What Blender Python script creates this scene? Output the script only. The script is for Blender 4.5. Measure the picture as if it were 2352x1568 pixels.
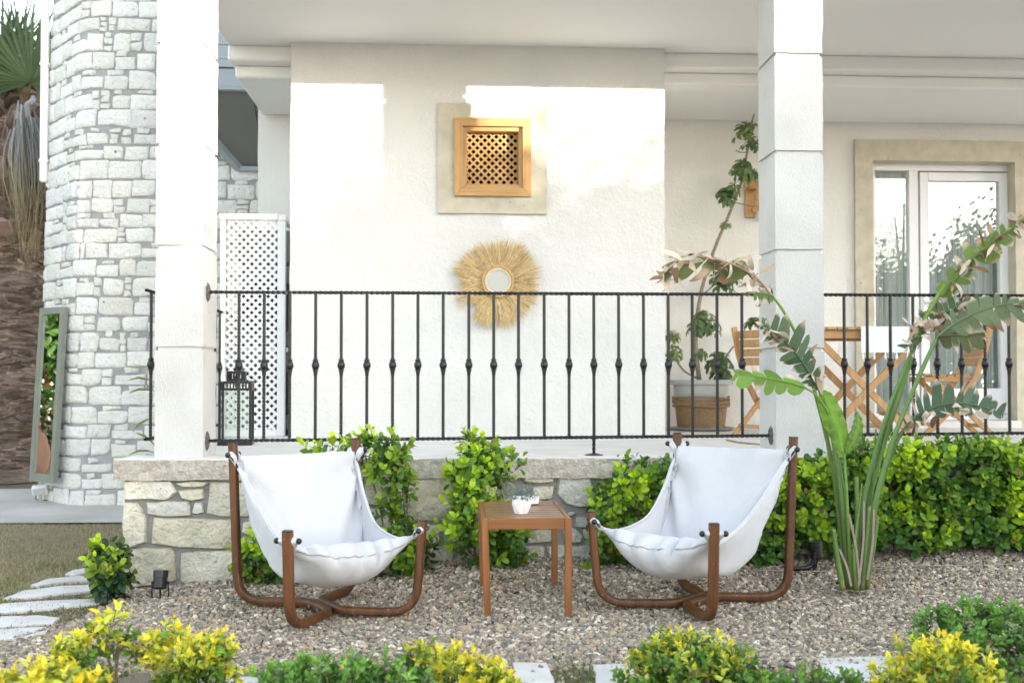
import bpy, math, random
import numpy as np
from mathutils import Vector, Matrix, noise

R = math.radians
random.seed(7)
rng = np.random.default_rng(7)
scene = bpy.context.scene
col = scene.collection
for o in list(bpy.data.objects):
    bpy.data.objects.remove(o)

# ------------------------------------------------------------------ camera
YAW, PITCH, FOC, CXP, CYP, EYE = 0.0555, 0.0208, 2450.0, 1176.0, 819.0, 1.0
cam_d = bpy.data.cameras.new('camera')
cam = bpy.data.objects.new('camera', cam_d)
col.objects.link(cam)
cam.location = (0, 0, EYE)
cam.rotation_euler = (math.pi / 2 + PITCH, 0, -YAW)
cam_d.sensor_width = 36.0
cam_d.lens = FOC / 2352.0 * 36.0
cam_d.shift_y = (CYP - 784.0) / 2352.0
cam_d.clip_end = 600
cam_d.dof.use_dof = True
cam_d.dof.focus_distance = 5.4
cam_d.dof.aperture_fstop = 3.5
scene.camera = cam

# ------------------------------------------------------------------ sky, sun, exposure
SUN_EL = R(5.8)
SUN_AZ = math.atan2(0.7516, -0.6593)           # clockwise from +Y, towards the sun
world = bpy.data.worlds.new('World')
scene.world = world
world.use_nodes = True
wn = world.node_tree.nodes
wl = world.node_tree.links
wn.clear()
w_out = wn.new('ShaderNodeOutputWorld')
w_bg = wn.new('ShaderNodeBackground')
w_sky = wn.new('ShaderNodeTexSky')
w_sky.sky_type = 'NISHITA'
w_sky.sun_disc = False
w_sky.sun_elevation = SUN_EL
w_sky.sun_rotation = SUN_AZ
w_sky.air_density = 1.0
w_sky.dust_density = 1.0
w_sky.ozone_density = 1.5
w_bg.inputs['Strength'].default_value = 0.15
w_hs = wn.new('ShaderNodeHueSaturation')
w_hs.inputs['Saturation'].default_value = 0.45
wl.new(w_sky.outputs['Color'], w_hs.inputs['Color'])
wl.new(w_hs.outputs['Color'], w_bg.inputs['Color'])
wl.new(w_bg.outputs['Background'], w_out.inputs['Surface'])
sun_d = bpy.data.lights.new('sun', 'SUN')
sun = bpy.data.objects.new('sun', sun_d)
col.objects.link(sun)
sun_d.energy = 2.1
sun_d.angle = R(0.55)
sun_d.color = (1.0, 0.925, 0.82)
SUN_DIR = Vector((-0.7516 * math.cos(SUN_EL), 0.6593 * math.cos(SUN_EL), -math.sin(SUN_EL)))
sun.rotation_euler = SUN_DIR.to_track_quat('-Z', 'Y').to_euler()
sun.location = (10, -9, 8)
scene.view_settings.view_transform = 'Standard'
scene.view_settings.look = 'None'
scene.view_settings.gamma = 1.0
scene.view_settings.use_curve_mapping = False
scene.view_settings.exposure = 3.18
scene.render.engine = 'CYCLES'
scene.cycles.use_denoising = True
scene.cycles.max_bounces = 10
scene.cycles.diffuse_bounces = 6
scene.cycles.transparent_max_bounces = 16

# ------------------------------------------------------------------ measuring helper (survey of the place)
_cp, _sp, _ca, _sa = math.cos(PITCH), math.sin(PITCH), math.cos(YAW), math.sin(YAW)
_F = Vector((_sa * _cp, _ca * _cp, _sp)); _Rt = Vector((_ca, -_sa, 0)); _U = Vector((-_sa * _sp, -_ca * _sp, _cp))
def at(x, y, Y=None, z=None, X=None):
    d = _F + _Rt * ((x - CXP) / FOC) + _U * ((CYP - y) / FOC)
    t = Y / d.y if Y is not None else ((z - EYE) / d.z if z is not None else X / d.x)
    return Vector((0, 0, EYE)) + d * t

# ------------------------------------------------------------------ mesh building
ORG = {}
def children_org(o):
    return ORG.get(o.name, Vector((0, 0, 0))) if o is not None else Vector((0, 0, 0))

class MB:
    def __init__(s):
        s.v = []; s.f = []; s.mi = []; s.c = []
    def add(s, vs, fs, mi=0, c=None):
        b = len(s.v)
        s.v.extend([tuple(v) for v in vs])
        s.f.extend([tuple(i + b for i in f) for f in fs])
        s.mi.extend([mi] * len(fs))
        s.c.extend([c or (1, 1, 1)] * len(vs))
        return s
    def box(s, x0, x1, y0, y1, z0, z1, mi=0, M=None, c=None):
        vs = [Vector((x, y, z)) for z in (z0, z1) for y in (y0, y1) for x in (x0, x1)]
        if M is not None: vs = [M @ v for v in vs]
        s.add(vs, [(0, 2, 3, 1), (4, 5, 7, 6), (0, 1, 5, 4), (2, 6, 7, 3), (0, 4, 6, 2), (1, 3, 7, 5)], mi, c)
        return s
    def bbox(s, x0, x1, y0, y1, z0, z1, b=0.004, mi=0, M=None):
        """box with chamfered edges"""
        vs, fs = [], []
        X, Y, Z = (x0, x1), (y0, y1), (z0, z1)
        idx = {}
        for i in (0, 1):
            for j in (0, 1):
                for k in (0, 1):
                    sx, sy, sz = (1, -1)[i], (1, -1)[j], (1, -1)[k]
                    for ax, off in enumerate(((0, sy * b, sz * b), (sx * b, 0, sz * b), (sx * b, sy * b, 0))):
                        idx[(i, j, k, ax)] = len(vs)
                        vs.append(Vector((X[i] + off[0], Y[j] + off[1], Z[k] + off[2])))
        q = idx
        for i in (0, 1):
            fs.append(tuple(q[(i, j, k, 0)] for j, k in ((0, 0), (1, 0), (1, 1), (0, 1)))[::(1 if i else -1)])
            fs.append(tuple(q[(j, i, k, 1)] for j, k in ((0, 0), (0, 1), (1, 1), (1, 0)))[::(1 if i else -1)])
            fs.append(tuple(q[(j, k, i, 2)] for j, k in ((0, 0), (1, 0), (1, 1), (0, 1)))[::(1 if i else -1)])
        for j in (0, 1):
            for k in (0, 1):
                fs.append((q[(0, j, k, 1)], q[(1, j, k, 1)], q[(1, j, k, 2)], q[(0, j, k, 2)]))
                fs.append((q[(j, 0, k, 0)], q[(j, 1, k, 0)], q[(j, 1, k, 2)], q[(j, 0, k, 2)]))
                fs.append((q[(j, k, 0, 0)], q[(j, k, 1, 0)], q[(j, k, 1, 1)], q[(j, k, 0, 1)]))
        for i in (0, 1):
            for j in (0, 1):
                for k in (0, 1):
                    fs.append((q[(i, j, k, 0)], q[(i, j, k, 1)], q[(i, j, k, 2)]))
        if M is not None: vs = [M @ v for v in vs]
        s.add(vs, fs, mi)
        return s
    def sweep(s, pts, sec, up=(0, 0, 1), mi=0, caps=True, scales=None, c=None):
        """sweep closed section [(a,b)] along points; a = side axis, b = second axis"""
        pts = [Vector(p) for p in pts]; n = len(pts); k = len(sec)
        T = []
        for i in range(n):
            a = pts[max(i - 1, 0)]; b = pts[min(i + 1, n - 1)]
            d = b - a
            T.append(d.normalized() if d.length > 1e-9 else Vector((0, 0, 1)))
        u = Vector(up); u = u - T[0] * u.dot(T[0])
        if u.length < 1e-4:
            u = Vector((1, 0, 0)); u = u - T[0] * u.dot(T[0])
        u.normalize()
        vs = []
        for i in range(n):
            if i:
                ax = T[i - 1].cross(T[i]); 
                if ax.length > 1e-7:
                    u = Matrix.Rotation(T[i - 1].angle(T[i]), 3, ax.normalized()) @ u
                u = (u - T[i] * u.dot(T[i])).normalized()
            sd = T[i].cross(u)
            sc = scales[i] if scales else 1.0
            for a, b in sec:
                vs.append(pts[i] + sd * a * sc + u * b * sc)
        fs = []
        for i in range(n - 1):
            for j in range(k):
                fs.append((i * k + j, i * k + (j + 1) % k, (i + 1) * k + (j + 1) % k, (i + 1) * k + j))
        if caps:
            fs.append(tuple(range(k - 1, -1, -1))); fs.append(tuple((n - 1) * k + j for j in range(k)))
        s.add(vs, fs, mi, c)
        return s
    def tube(s, pts, r, n=8, mi=0, caps=True, c=None):
        rs = r if isinstance(r, (list, tuple)) else None
        sec = [(math.cos(2 * math.pi * j / n), math.sin(2 * math.pi * j / n)) for j in range(n)]
        m = len(pts)
        return s.sweep(pts, sec, mi=mi, caps=caps, scales=rs or [r] * m, c=c)
    def lathe(s, prof, n=16, M=None, mi=0, caps=True, c=None):
        vs = [Vector((r * math.cos(2 * math.pi * j / n), r * math.sin(2 * math.pi * j / n), z)) for r, z in prof for j in range(n)]
        if M is not None: vs = [M @ v for v in vs]
        fs = [(i * n + j, i * n + (j + 1) % n, (i + 1) * n + (j + 1) % n, (i + 1) * n + j) for i in range(len(prof) - 1) for j in range(n)]
        if caps:
            fs.append(tuple(range(n - 1, -1, -1))); fs.append(tuple((len(prof) - 1) * n + j for j in range(n)))
        s.add(vs, fs, mi, c)
        return s
    def ball(s, p, r, n=10, m=6, mi=0, sz=1.0):
        prof = [(max(r * math.sin(math.pi * i / m), 1e-4), -r * sz * math.cos(math.pi * i / m)) for i in range(m + 1)]
        return s.lathe(prof, n, Matrix.Translation(Vector(p)), mi)
    def grid(s, P, mi=0, closed=False, c=None):
        n, m = len(P), len(P[0])
        fs = [(i * m + j, i * m + (j + 1) % m, (i + 1) * m + (j + 1) % m, (i + 1) * m + j) for i in range(n - 1) for j in range(m if closed else m - 1)]
        s.add([p for r in P for p in r], fs, mi, c)
        return s
    def plank(s, a, b, w, t, side=(0, 1, 0), mi=0, ch=0.003):
        """bar from a to b: w across in-plane, t along 'side'"""
        a, b = Vector(a), Vector(b); d = (b - a); L = d.length; d.normalize()
        sd = Vector(side); sd = (sd - d * sd.dot(d)).normalized(); n = d.cross(sd)
        M = Matrix((( n.x, sd.x, d.x, a.x), (n.y, sd.y, d.y, a.y), (n.z, sd.z, d.z, a.z), (0, 0, 0, 1)))
        s.bbox(-w / 2, w / 2, -t / 2, t / 2, 0, L, ch, mi, M)
        return s
    def mesh(s, name, mats, smooth=False, off=None, fix=True):
        me = bpy.data.meshes.new(name)
        off = off or Vector((0, 0, 0))
        vs = [(v[0] - off[0], v[1] - off[1], v[2] - off[2]) for v in s.v]
        me.from_pydata(vs, [], s.f)
        if any(c != (1, 1, 1) for c in s.c):
            at_ = me.color_attributes.new('tint', 'FLOAT_COLOR', 'POINT')
            at_.data.foreach_set('color', [x for c in s.c for x in (c[0], c[1], c[2], 1.0)])
        for m in (mats if isinstance(mats, (list, tuple)) else [mats]):
            me.materials.append(m)
        me.polygons.foreach_set('material_index', s.mi)
        if fix:
            import bmesh
            bm = bmesh.new(); bm.from_mesh(me)
            bmesh.ops.recalc_face_normals(bm, faces=bm.faces)
            bm.to_mesh(me); bm.free()
        if smooth:
            me.polygons.foreach_set('use_smooth', [True] * len(me.polygons))
            if smooth is not True:
                me.set_sharp_from_angle(angle=R(smooth))
        me.update()
        return me
    def build(s, name, mats, parent=None, smooth=False, label=None, kind=None, fix=True):
        org = children_org(parent)
        me = s.mesh(name, mats, smooth, org, fix)
        return link(name, me, parent, label=label, kind=kind, org=org)

def link(name, me, parent=None, loc=(0, 0, 0), label=None, kind=None, org=None, rot=None, scale=None):
    o = bpy.data.objects.new(name, me)
    col.objects.link(o)
    if parent is not None: o.parent = parent
    o.location = loc
    if rot is not None: o.rotation_euler = rot
    if scale is not None: o.scale = scale
    if label: o['label'] = label
    if kind: o['kind'] = kind
    ORG[o.name] = Vector(org) if org is not None else Vector((0, 0, 0))
    return o

def tag(o, label, cat, group=None, kind=None):
    o['label'] = label
    o['category'] = cat
    if group: o['group'] = group
    if kind: o['kind'] = kind
    return o

def thing(name, label, cat, loc=(0, 0, 0), group=None, rz=0.0):
    o = bpy.data.objects.new(name, None)
    o.empty_display_size = 0.1
    col.objects.link(o)
    o.location = loc
    o.rotation_euler = (0, 0, rz)
    tag(o, label, cat, group)
    ORG[o.name] = Vector(loc) if rz == 0 else Vector((0, 0, 0))
    return o

def copy_tree(o, parent=None):
    c = o.copy(); col.objects.link(c)
    if parent is not None: c.parent = parent
    for ch in [x for x in bpy.data.objects if x.parent == o]:
        copy_tree(ch, c)
    return c

def raw_mesh(name, V, F, mats, C=None, smooth=False):
    """fast numpy mesh: V (n,3), F (m,3|4)"""
    me = bpy.data.meshes.new(name)
    V = np.asarray(V, dtype=np.float32); F = np.asarray(F, dtype=np.int32)
    k = F.shape[1]
    me.vertices.add(len(V)); me.vertices.foreach_set('co', V.ravel())
    me.loops.add(F.size); me.loops.foreach_set('vertex_index', F.ravel())
    me.polygons.add(len(F))
    me.polygons.foreach_set('loop_start', np.arange(0, F.size, k, dtype=np.int32))
    me.polygons.foreach_set('loop_total', np.full(len(F), k, dtype=np.int32))
    if C is not None:
        a = me.color_attributes.new('tint', 'FLOAT_COLOR', 'POINT')
        C = np.asarray(C, dtype=np.float32)
        a.data.foreach_set('color', np.hstack([C, np.ones((len(C), 1), np.float32)]).ravel())
    for m in (mats if isinstance(mats, (list, tuple)) else [mats]): me.materials.append(m)
    me.polygons.foreach_set('use_smooth', np.full(len(F), bool(smooth)))
    me.update(calc_edges=True)
    return me

def nz(p, f=1.0, seed=0.0):
    return noise.noise(Vector(p) * f + Vector((seed * 17.3, seed * 5.1, seed * 9.7)))

def rough_box(mb, x0, x1, y0, y1, z0, z1, cell=0.08, amp=0.004, fr=7.0, mi=0, seed=0):
    """box whose faces are cut into cells and gently uneven"""
    nx = max(1, round((x1 - x0) / cell)); ny = max(1, round((y1 - y0) / cell)); nzc = max(1, round((z1 - z0) / cell))
    def w(p):
        v = Vector(p)
        q = noise.noise_vector(v * fr + Vector((seed * 3.1, 0, 0)))
        q2 = noise.noise_vector(v * fr * 3.3 + Vector((0, seed * 2.7, 5)))
        return v + q * amp + q2 * amp * 0.5
    def face(o, a, b, na, nb):
        P = [[w(Vector(o) + Vector(a) * (i / na) + Vector(b) * (j / nb)) for j in range(nb + 1)] for i in range(na + 1)]
        mb.grid(P, mi)
    dx, dy, dz = (x1 - x0, 0, 0), (0, y1 - y0, 0), (0, 0, z1 - z0)
    face((x0, y0, z0), dx, dz, nx, nzc); face((x0, y1, z0), dz, dx, nzc, nx)
    face((x0, y0, z0), dz, dy, nzc, ny); face((x1, y0, z0), dy, dz, ny, nzc)
    face((x0, y0, z0), dy, dx, ny, nx); face((x0, y0, z1), dx, dy, nx, ny)
    return mb

# ------------------------------------------------------------------ materials
def new_mat(name):
    m = bpy.data.materials.new(name); m.use_nodes = True
    nt = m.node_tree; nt.nodes.clear()
    out = nt.nodes.new('ShaderNodeOutputMaterial'); b = nt.nodes.new('ShaderNodeBsdfPrincipled')
    nt.links.new(b.outputs[0], out.inputs[0])
    return m, nt, b, out

def N(nt, t, **kw):
    n = nt.nodes.new(t)
    for k, v in kw.items():
        if k.startswith('i_'):
            n.inputs[k[2:].replace('_', ' ')].default_value = v
        else:
            setattr(n, k, v)
    return n

def ramp(nt, src, stops):
    r = nt.nodes.new('ShaderNodeValToRGB')
    e = r.color_ramp.elements
    while len(e) < len(stops): e.new(0.5)
    for i, (p, c) in enumerate(stops):
        e[i].position = p; e[i].color = (*c, 1) if len(c) == 3 else c
    nt.links.new(src, r.inputs[0])
    return r

def pmat(name, c1, c2=None, scale=6.0, rough=0.7, bump=0.0, bscale=40.0, bdist=0.004, metal=0.0, spec=0.5,
         stretch=(1, 1, 1), bstretch=(1, 1, 1), detail=6.0, speck=None, var=0.0, grad=None, bump2=None, attr=False, satvar=None):
    """two-tone noise colour, noise bump; optional dark specks, per-object variation, dirt"""
    m, nt, b, out = new_mat(name)
    L = nt.links.new
    tc = N(nt, 'ShaderNodeTexCoord')
    geo = N(nt, 'ShaderNodeNewGeometry')
    mp = N(nt, 'ShaderNodeMapping'); mp.inputs['Scale'].default_value = stretch
    L(geo.outputs['Position'] if not attr == 'obj' else tc.outputs['Object'], mp.inputs[0])
    src = mp.outputs[0]
    n1 = N(nt, 'ShaderNodeTexNoise'); n1.inputs['Scale'].default_value = scale; n1.inputs['Detail'].default_value = detail
    L(src, n1.inputs['Vector'])
    c2 = c2 or c1
    cr = ramp(nt, n1.outputs['Fac'], [(0.3, c1), (0.7, c2)])
    cur = cr.outputs[0]
    if speck:                                        # (colour, scale, threshold)
        v = N(nt, 'ShaderNodeTexVoronoi'); v.inputs['Scale'].default_value = speck[1]
        L(geo.outputs['Position'], v.inputs['Vector'])
        n2 = N(nt, 'ShaderNodeTexNoise'); n2.inputs['Scale'].default_value = speck[1] * 0.6
        L(geo.outputs['Position'], n2.inputs['Vector'])
        ad = N(nt, 'ShaderNodeMath', operation='MULTIPLY_ADD'); ad.inputs[1].default_value = 0.9; 
        L(n2.outputs['Fac'], ad.inputs[0]); L(v.outputs['Distance'], ad.inputs[2])
        rr = ramp(nt, ad.outputs[0], [(speck[2], (1, 1, 1)), (speck[2] + 0.06, (0, 0, 0))])
        mx = N(nt, 'ShaderNodeMix', data_type='RGBA')
        L(rr.outputs[0], mx.inputs[0]); L(cur, mx.inputs[6]); mx.inputs[7].default_value = (*speck[0], 1)
        cur = mx.outputs[2]
    if grad:                                         # soil splash: (colour, z0, z1, amount) worn in by noise
        sx = N(nt, 'ShaderNodeSeparateXYZ'); L(geo.outputs['Position'], sx.inputs[0])
        mr = N(nt, 'ShaderNodeMapRange'); mr.inputs[1].default_value = grad[1]; mr.inputs[2].default_value = grad[2]
        mr.inputs[3].default_value = 1.0; mr.inputs[4].default_value = 0.0
        L(sx.outputs[2], mr.inputs[0])
        n3 = N(nt, 'ShaderNodeTexNoise'); n3.inputs['Scale'].default_value = 5.0; n3.inputs['Detail'].default_value = 8
        L(geo.outputs['Position'], n3.inputs['Vector'])
        r3 = ramp(nt, n3.outputs['Fac'], [(0.42, (0, 0, 0)), (0.62, (1, 1, 1))])
        mu = N(nt, 'ShaderNodeMath', operation='MULTIPLY'); L(mr.outputs[0], mu.inputs[0]); L(r3.outputs[0], mu.inputs[1])
        mu2 = N(nt, 'ShaderNodeMath', operation='MULTIPLY'); L(mu.outputs[0], mu2.inputs[0]); mu2.inputs[1].default_value = grad[3]
        mx = N(nt, 'ShaderNodeMix', data_type='RGBA')
        L(mu2.outputs[0], mx.inputs[0]); L(cur, mx.inputs[6]); mx.inputs[7].default_value = (*grad[0], 1)
        cur = mx.outputs[2]
    if var:
        oi = N(nt, 'ShaderNodeObjectInfo')
        mr = N(nt, 'ShaderNodeMapRange'); mr.inputs[3].default_value = 1 - var; mr.inputs[4].default_value = 1 + var
        L(oi.outputs['Random'], mr.inputs[0])
        hs = N(nt, 'ShaderNodeHueSaturation'); L(mr.outputs[0], hs.inputs['Value']); L(cur, hs.inputs['Color'])
        cur = hs.outputs[0]
    if satvar:                                       # some stones paler, some more ochre
        oi2 = N(nt, 'ShaderNodeObjectInfo')
        fr_ = N(nt, 'ShaderNodeMath', operation='MULTIPLY'); fr_.inputs[1].default_value = 17.0; L(oi2.outputs['Random'], fr_.inputs[0])
        fx_ = N(nt, 'ShaderNodeMath', operation='FRACT'); L(fr_.outputs[0], fx_.inputs[0])
        mr2 = N(nt, 'ShaderNodeMapRange'); mr2.inputs[3].default_value = satvar[0]; mr2.inputs[4].default_value = satvar[1]; L(fx_.outputs[0], mr2.inputs[0])
        hs2 = N(nt, 'ShaderNodeHueSaturation'); L(mr2.outputs[0], hs2.inputs['Saturation']); L(cur, hs2.inputs['Color']); cur = hs2.outputs[0]
    if attr is True:
        a = N(nt, 'ShaderNodeAttribute', attribute_name='tint')
        mx = N(nt, 'ShaderNodeMix', data_type='RGBA', blend_type='MULTIPLY'); mx.inputs[0].default_value = 1.0
        L(cur, mx.inputs[6]); L(a.outputs['Color'], mx.inputs[7]); cur = mx.outputs[2]
    L(cur, b.inputs['Base Color'])
    b.inputs['Roughness'].default_value = rough
    b.inputs['Metallic'].default_value = metal
    b.inputs['Specular IOR Level'].default_value = spec
    if bump:
        mp2 = N(nt, 'ShaderNodeMapping'); mp2.inputs['Scale'].default_value = bstretch
        L(geo.outputs['Position'] if not attr == 'obj' else tc.outputs['Object'], mp2.inputs[0])
        nb = N(nt, 'ShaderNodeTexNoise'); nb.inputs['Scale'].default_value = bscale; nb.inputs['Detail'].default_value = 6
        nb.inputs['Roughness'].default_value = 0.6
        L(mp2.outputs[0], nb.inputs['Vector'])
        bp = N(nt, 'ShaderNodeBump'); bp.inputs['Strength'].default_value = bump; bp.inputs['Distance'].default_value = bdist
        L(nb.outputs['Fac'], bp.inputs['Height'])
        last = bp
        if bump2:                                    # (scale, strength, dist)
            nb2 = N(nt, 'ShaderNodeTexNoise'); nb2.inputs['Scale'].default_value = bump2[0]; nb2.inputs['Detail'].default_value = 4
            L(geo.outputs['Position'], nb2.inputs['Vector'])
            bp2 = N(nt, 'ShaderNodeBump'); bp2.inputs['Strength'].default_value = bump2[1]; bp2.inputs['Distance'].default_value = bump2[2]
            L(nb2.outputs['Fac'], bp2.inputs['Height']); L(bp.outputs[0], bp2.inputs['Normal'])
            last = bp2
        L(last.outputs[0], b.inputs['Normal'])
    return m

def combed_plaster(name, c1, c2):
    """render dragged with a comb: short strokes whose direction changes from patch to patch"""
    m, nt, b, out = new_mat(name); L = nt.links.new
    geo = N(nt, 'ShaderNodeNewGeometry')
    vo = N(nt, 'ShaderNodeTexVoronoi'); vo.inputs['Scale'].default_value = 6.0
    nzd = N(nt, 'ShaderNodeTexNoise'); nzd.inputs['Scale'].default_value = 5.0
    va = N(nt, 'ShaderNodeVectorMath', operation='MULTIPLY_ADD'); va.inputs[1].default_value = (0.25, 0.25, 0.25)
    L(geo.outputs['Position'], nzd.inputs['Vector']); L(nzd.outputs['Color'], va.inputs[0]); L(geo.outputs['Position'], va.inputs[2])
    L(va.outputs[0], vo.inputs['Vector'])
    sp = N(nt, 'ShaderNodeSeparateColor'); L(vo.outputs['Color'], sp.inputs[0])
    mr = N(nt, 'ShaderNodeMapRange'); mr.inputs[3].default_value = -1.0; mr.inputs[4].default_value = 0.6
    L(sp.outputs[0], mr.inputs[0])
    rot = N(nt, 'ShaderNodeVectorRotate', rotation_type='Y_AXIS'); L(geo.outputs['Position'], rot.inputs['Vector']); L(mr.outputs[0], rot.inputs['Angle'])
    mp = N(nt, 'ShaderNodeMapping'); mp.inputs['Scale'].default_value = (170, 90, 34); L(rot.outputs[0], mp.inputs[0])
    n1 = N(nt, 'ShaderNodeTexNoise'); n1.inputs['Scale'].default_value = 1.0; n1.inputs['Detail'].default_value = 3; L(mp.outputs[0], n1.inputs['Vector'])
    n2 = N(nt, 'ShaderNodeTexNoise'); n2.inputs['Scale'].default_value = 130.0; n2.inputs['Detail'].default_value = 4; L(geo.outputs['Position'], n2.inputs['Vector'])
    n3 = N(nt, 'ShaderNodeTexNoise'); n3.inputs['Scale'].default_value = 3.0; n3.inputs['Detail'].default_value = 6; L(geo.outputs['Position'], n3.inputs['Vector'])
    cr = ramp(nt, n3.outputs['Fac'], [(0.3, c1), (0.7, c2)]); L(cr.outputs[0], b.inputs['Base Color'])
    r1 = ramp(nt, n1.outputs['Fac'], [(0.42, (0, 0, 0)), (0.58, (1, 1, 1))])
    b1 = N(nt, 'ShaderNodeBump'); b1.inputs['Strength'].default_value = 0.36; b1.inputs['Distance'].default_value = 0.005; L(r1.outputs[0], b1.inputs['Height'])
    b2 = N(nt, 'ShaderNodeBump'); b2.inputs['Strength'].default_value = 0.5; b2.inputs['Distance'].default_value = 0.003
    L(n2.outputs['Fac'], b2.inputs['Height']); L(b1.outputs[0], b2.inputs['Normal']); L(b2.outputs[0], b.inputs['Normal'])
    b.inputs['Roughness'].default_value = 0.85; b.inputs['Specular IOR Level'].default_value = 0.2
    return m

def leaf_mat(name, rough=0.38, trans=0.3, spec=0.4):
    m, nt, b, out = new_mat(name); L = nt.links.new
    a = N(nt, 'ShaderNodeAttribute', attribute_name='tint')
    geo = N(nt, 'ShaderNodeNewGeometry')
    n1 = N(nt, 'ShaderNodeTexNoise'); n1.inputs['Scale'].default_value = 60.0; L(geo.outputs['Position'], n1.inputs['Vector'])
    mr = N(nt, 'ShaderNodeMapRange'); mr.inputs[3].default_value = 0.8; mr.inputs[4].default_value = 1.2; L(n1.outputs['Fac'], mr.inputs[0])
    hs = N(nt, 'ShaderNodeHueSaturation'); L(a.outputs['Color'], hs.inputs['Color']); L(mr.outputs[0], hs.inputs['Value'])
    L(hs.outputs[0], b.inputs['Base Color']); b.inputs['Roughness'].default_value = rough; b.inputs['Specular IOR Level'].default_value = spec
    tr = N(nt, 'ShaderNodeBsdfTranslucent'); L(hs.outputs[0], tr.inputs[0])
    mx = N(nt, 'ShaderNodeMixShader'); mx.inputs[0].default_value = trans
    L(b.outputs[0], mx.inputs[1]); L(tr.outputs[0], mx.inputs[2]); L(mx.outputs[0], out.inputs[0])
    return m

def glass_mat(name, tint, refl=0.16, clear=0.8):
    """window pane: see-through with a mirror coat"""
    m, nt, b, out = new_mat(name); L = nt.links.new
    nt.nodes.remove(b)
    t = N(nt, 'ShaderNodeBsdfTransparent'); t.inputs[0].default_value = (*[clear * x for x in tint], 1)
    g = N(nt, 'ShaderNodeBsdfGlossy'); g.inputs['Roughness'].default_value = 0.0; g.inputs[0].default_value = (0.95, 0.97, 1, 1)
    fr = N(nt, 'ShaderNodeFresnel'); fr.inputs[0].default_value = 1.5
    ad = N(nt, 'ShaderNodeMath', operation='ADD'); ad.inputs[1].default_value = refl; L(fr.outputs[0], ad.inputs[0])
    mx = N(nt, 'ShaderNodeMixShader'); L(ad.outputs[0], mx.inputs[0]); L(t.outputs[0], mx.inputs[1]); L(g.outputs[0], mx.inputs[2])
    L(mx.outputs[0], out.inputs[0])
    return m

def wood_mat(name, c1, c2, axis=2, scale=1.0, rough=0.5, spec=0.4, spots=None):
    """grain drawn out along one axis of the object"""
    m, nt, b, out = new_mat(name); L = nt.links.new
    tc = N(nt, 'ShaderNodeTexCoord')
    st = [70 * scale] * 3; st[axis] = 3.0 * scale
    mp = N(nt, 'ShaderNodeMapping'); mp.inputs['Scale'].default_value = st; L(tc.outputs['Object'], mp.inputs[0])
    oi = N(nt, 'ShaderNodeObjectInfo'); ad = N(nt, 'ShaderNodeVectorMath', operation='ADD'); L(mp.outputs[0], ad.inputs[0])
    m10 = N(nt, 'ShaderNodeMath', operation='MULTIPLY'); m10.inputs[1].default_value = 37.0; L(oi.outputs['Random'], m10.inputs[0]); L(m10.outputs[0], ad.inputs[1])
    n1 = N(nt, 'ShaderNodeTexNoise'); n1.inputs['Scale'].default_value = 1.0; n1.inputs['Detail'].default_value = 6; n1.inputs['Distortion'].default_value = 0.6; L(ad.outputs[0], n1.inputs['Vector'])
    n2 = N(nt, 'ShaderNodeTexNoise'); n2.inputs['Scale'].default_value = 5.0; L(tc.outputs['Object'], n2.inputs['Vector'])
    mxn = N(nt, 'ShaderNodeMath', operation='MULTIPLY_ADD'); mxn.inputs[1].default_value = 0.6; L(n1.outputs['Fac'], mxn.inputs[0])
    h = N(nt, 'ShaderNodeMath', operation='MULTIPLY'); h.inputs[1].default_value = 0.4; L(n2.outputs['Fac'], h.inputs[0]); L(h.outputs[0], mxn.inputs[2])
    cr = ramp(nt, mxn.outputs[0], [(0.35, c1), (0.65, c2)])
    cur = cr.outputs[0]
    if spots:
        v = N(nt, 'ShaderNodeTexNoise'); v.inputs['Scale'].default_value = 150.0; L(tc.outputs['Object'], v.inputs['Vector'])
        rr = ramp(nt, v.outputs['Fac'], [(0.735, (0, 0, 0)), (0.76, (1, 1, 1))])
        mx = N(nt, 'ShaderNodeMix', data_type='RGBA'); L(rr.outputs[0], mx.inputs[0]); L(cur, mx.inputs[6]); mx.inputs[7].default_value = (*spots, 1)
        cur = mx.outputs[2]
    L(cur, b.inputs['Base Color'])
    bp = N(nt, 'ShaderNodeBump'); bp.inputs['Strength'].default_value = 0.15; bp.inputs['Distance'].default_value = 0.001; L(n1.outputs['Fac'], bp.inputs['Height']); L(bp.outputs[0], b.inputs['Normal'])
    b.inputs['Roughness'].default_value = rough; b.inputs['Specular IOR Level'].default_value = spec
    return m

M = {}
M['plaster'] = pmat('plaster', (.68, .675, .66), (.73, .725, .71), 2.0, .85, .9, 50, .010, spec=.2, bump2=(13, .55, .022))
M['plaster_rear'] = pmat('plaster_rear', (.75, .74, .71), (.80, .79, .77), 2.0, .85, .8, 60, .008, spec=.2, bump2=(14, .45, .014))
M['ceiling'] = pmat('ceiling_paint', (.80, .795, .78), (.82, .815, .80), 1.0, .8, .08, 60, .002, spec=.2)
M['column'] = combed_plaster('column_plaster', (.54, .535, .52), (.63, .62, .605))
M['surround'] = pmat('sand_plaster', (.50, .46, .36), (.62, .58, .48), 9, .9, .7, 120, .006, spec=.15, speck=((.25, .2, .14), 26, .42))
M['cap'] = pmat('coping_stone', (.44, .38, .31), (.72, .66, .59), 30, .9, 1.0, 70, .022, spec=.15, speck=((.75, .72, .68), 60, .45))
M['cap_top'] = pmat('coping_wash', (.66, .62, .57), (.80, .78, .75), 8, .9, .8, 90, .006, spec=.15)
M['floor'] = pmat('terrace_screed', (.62, .60, .57), (.74, .72, .69), 3, .8, .2, 60, .003, spec=.25)
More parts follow.
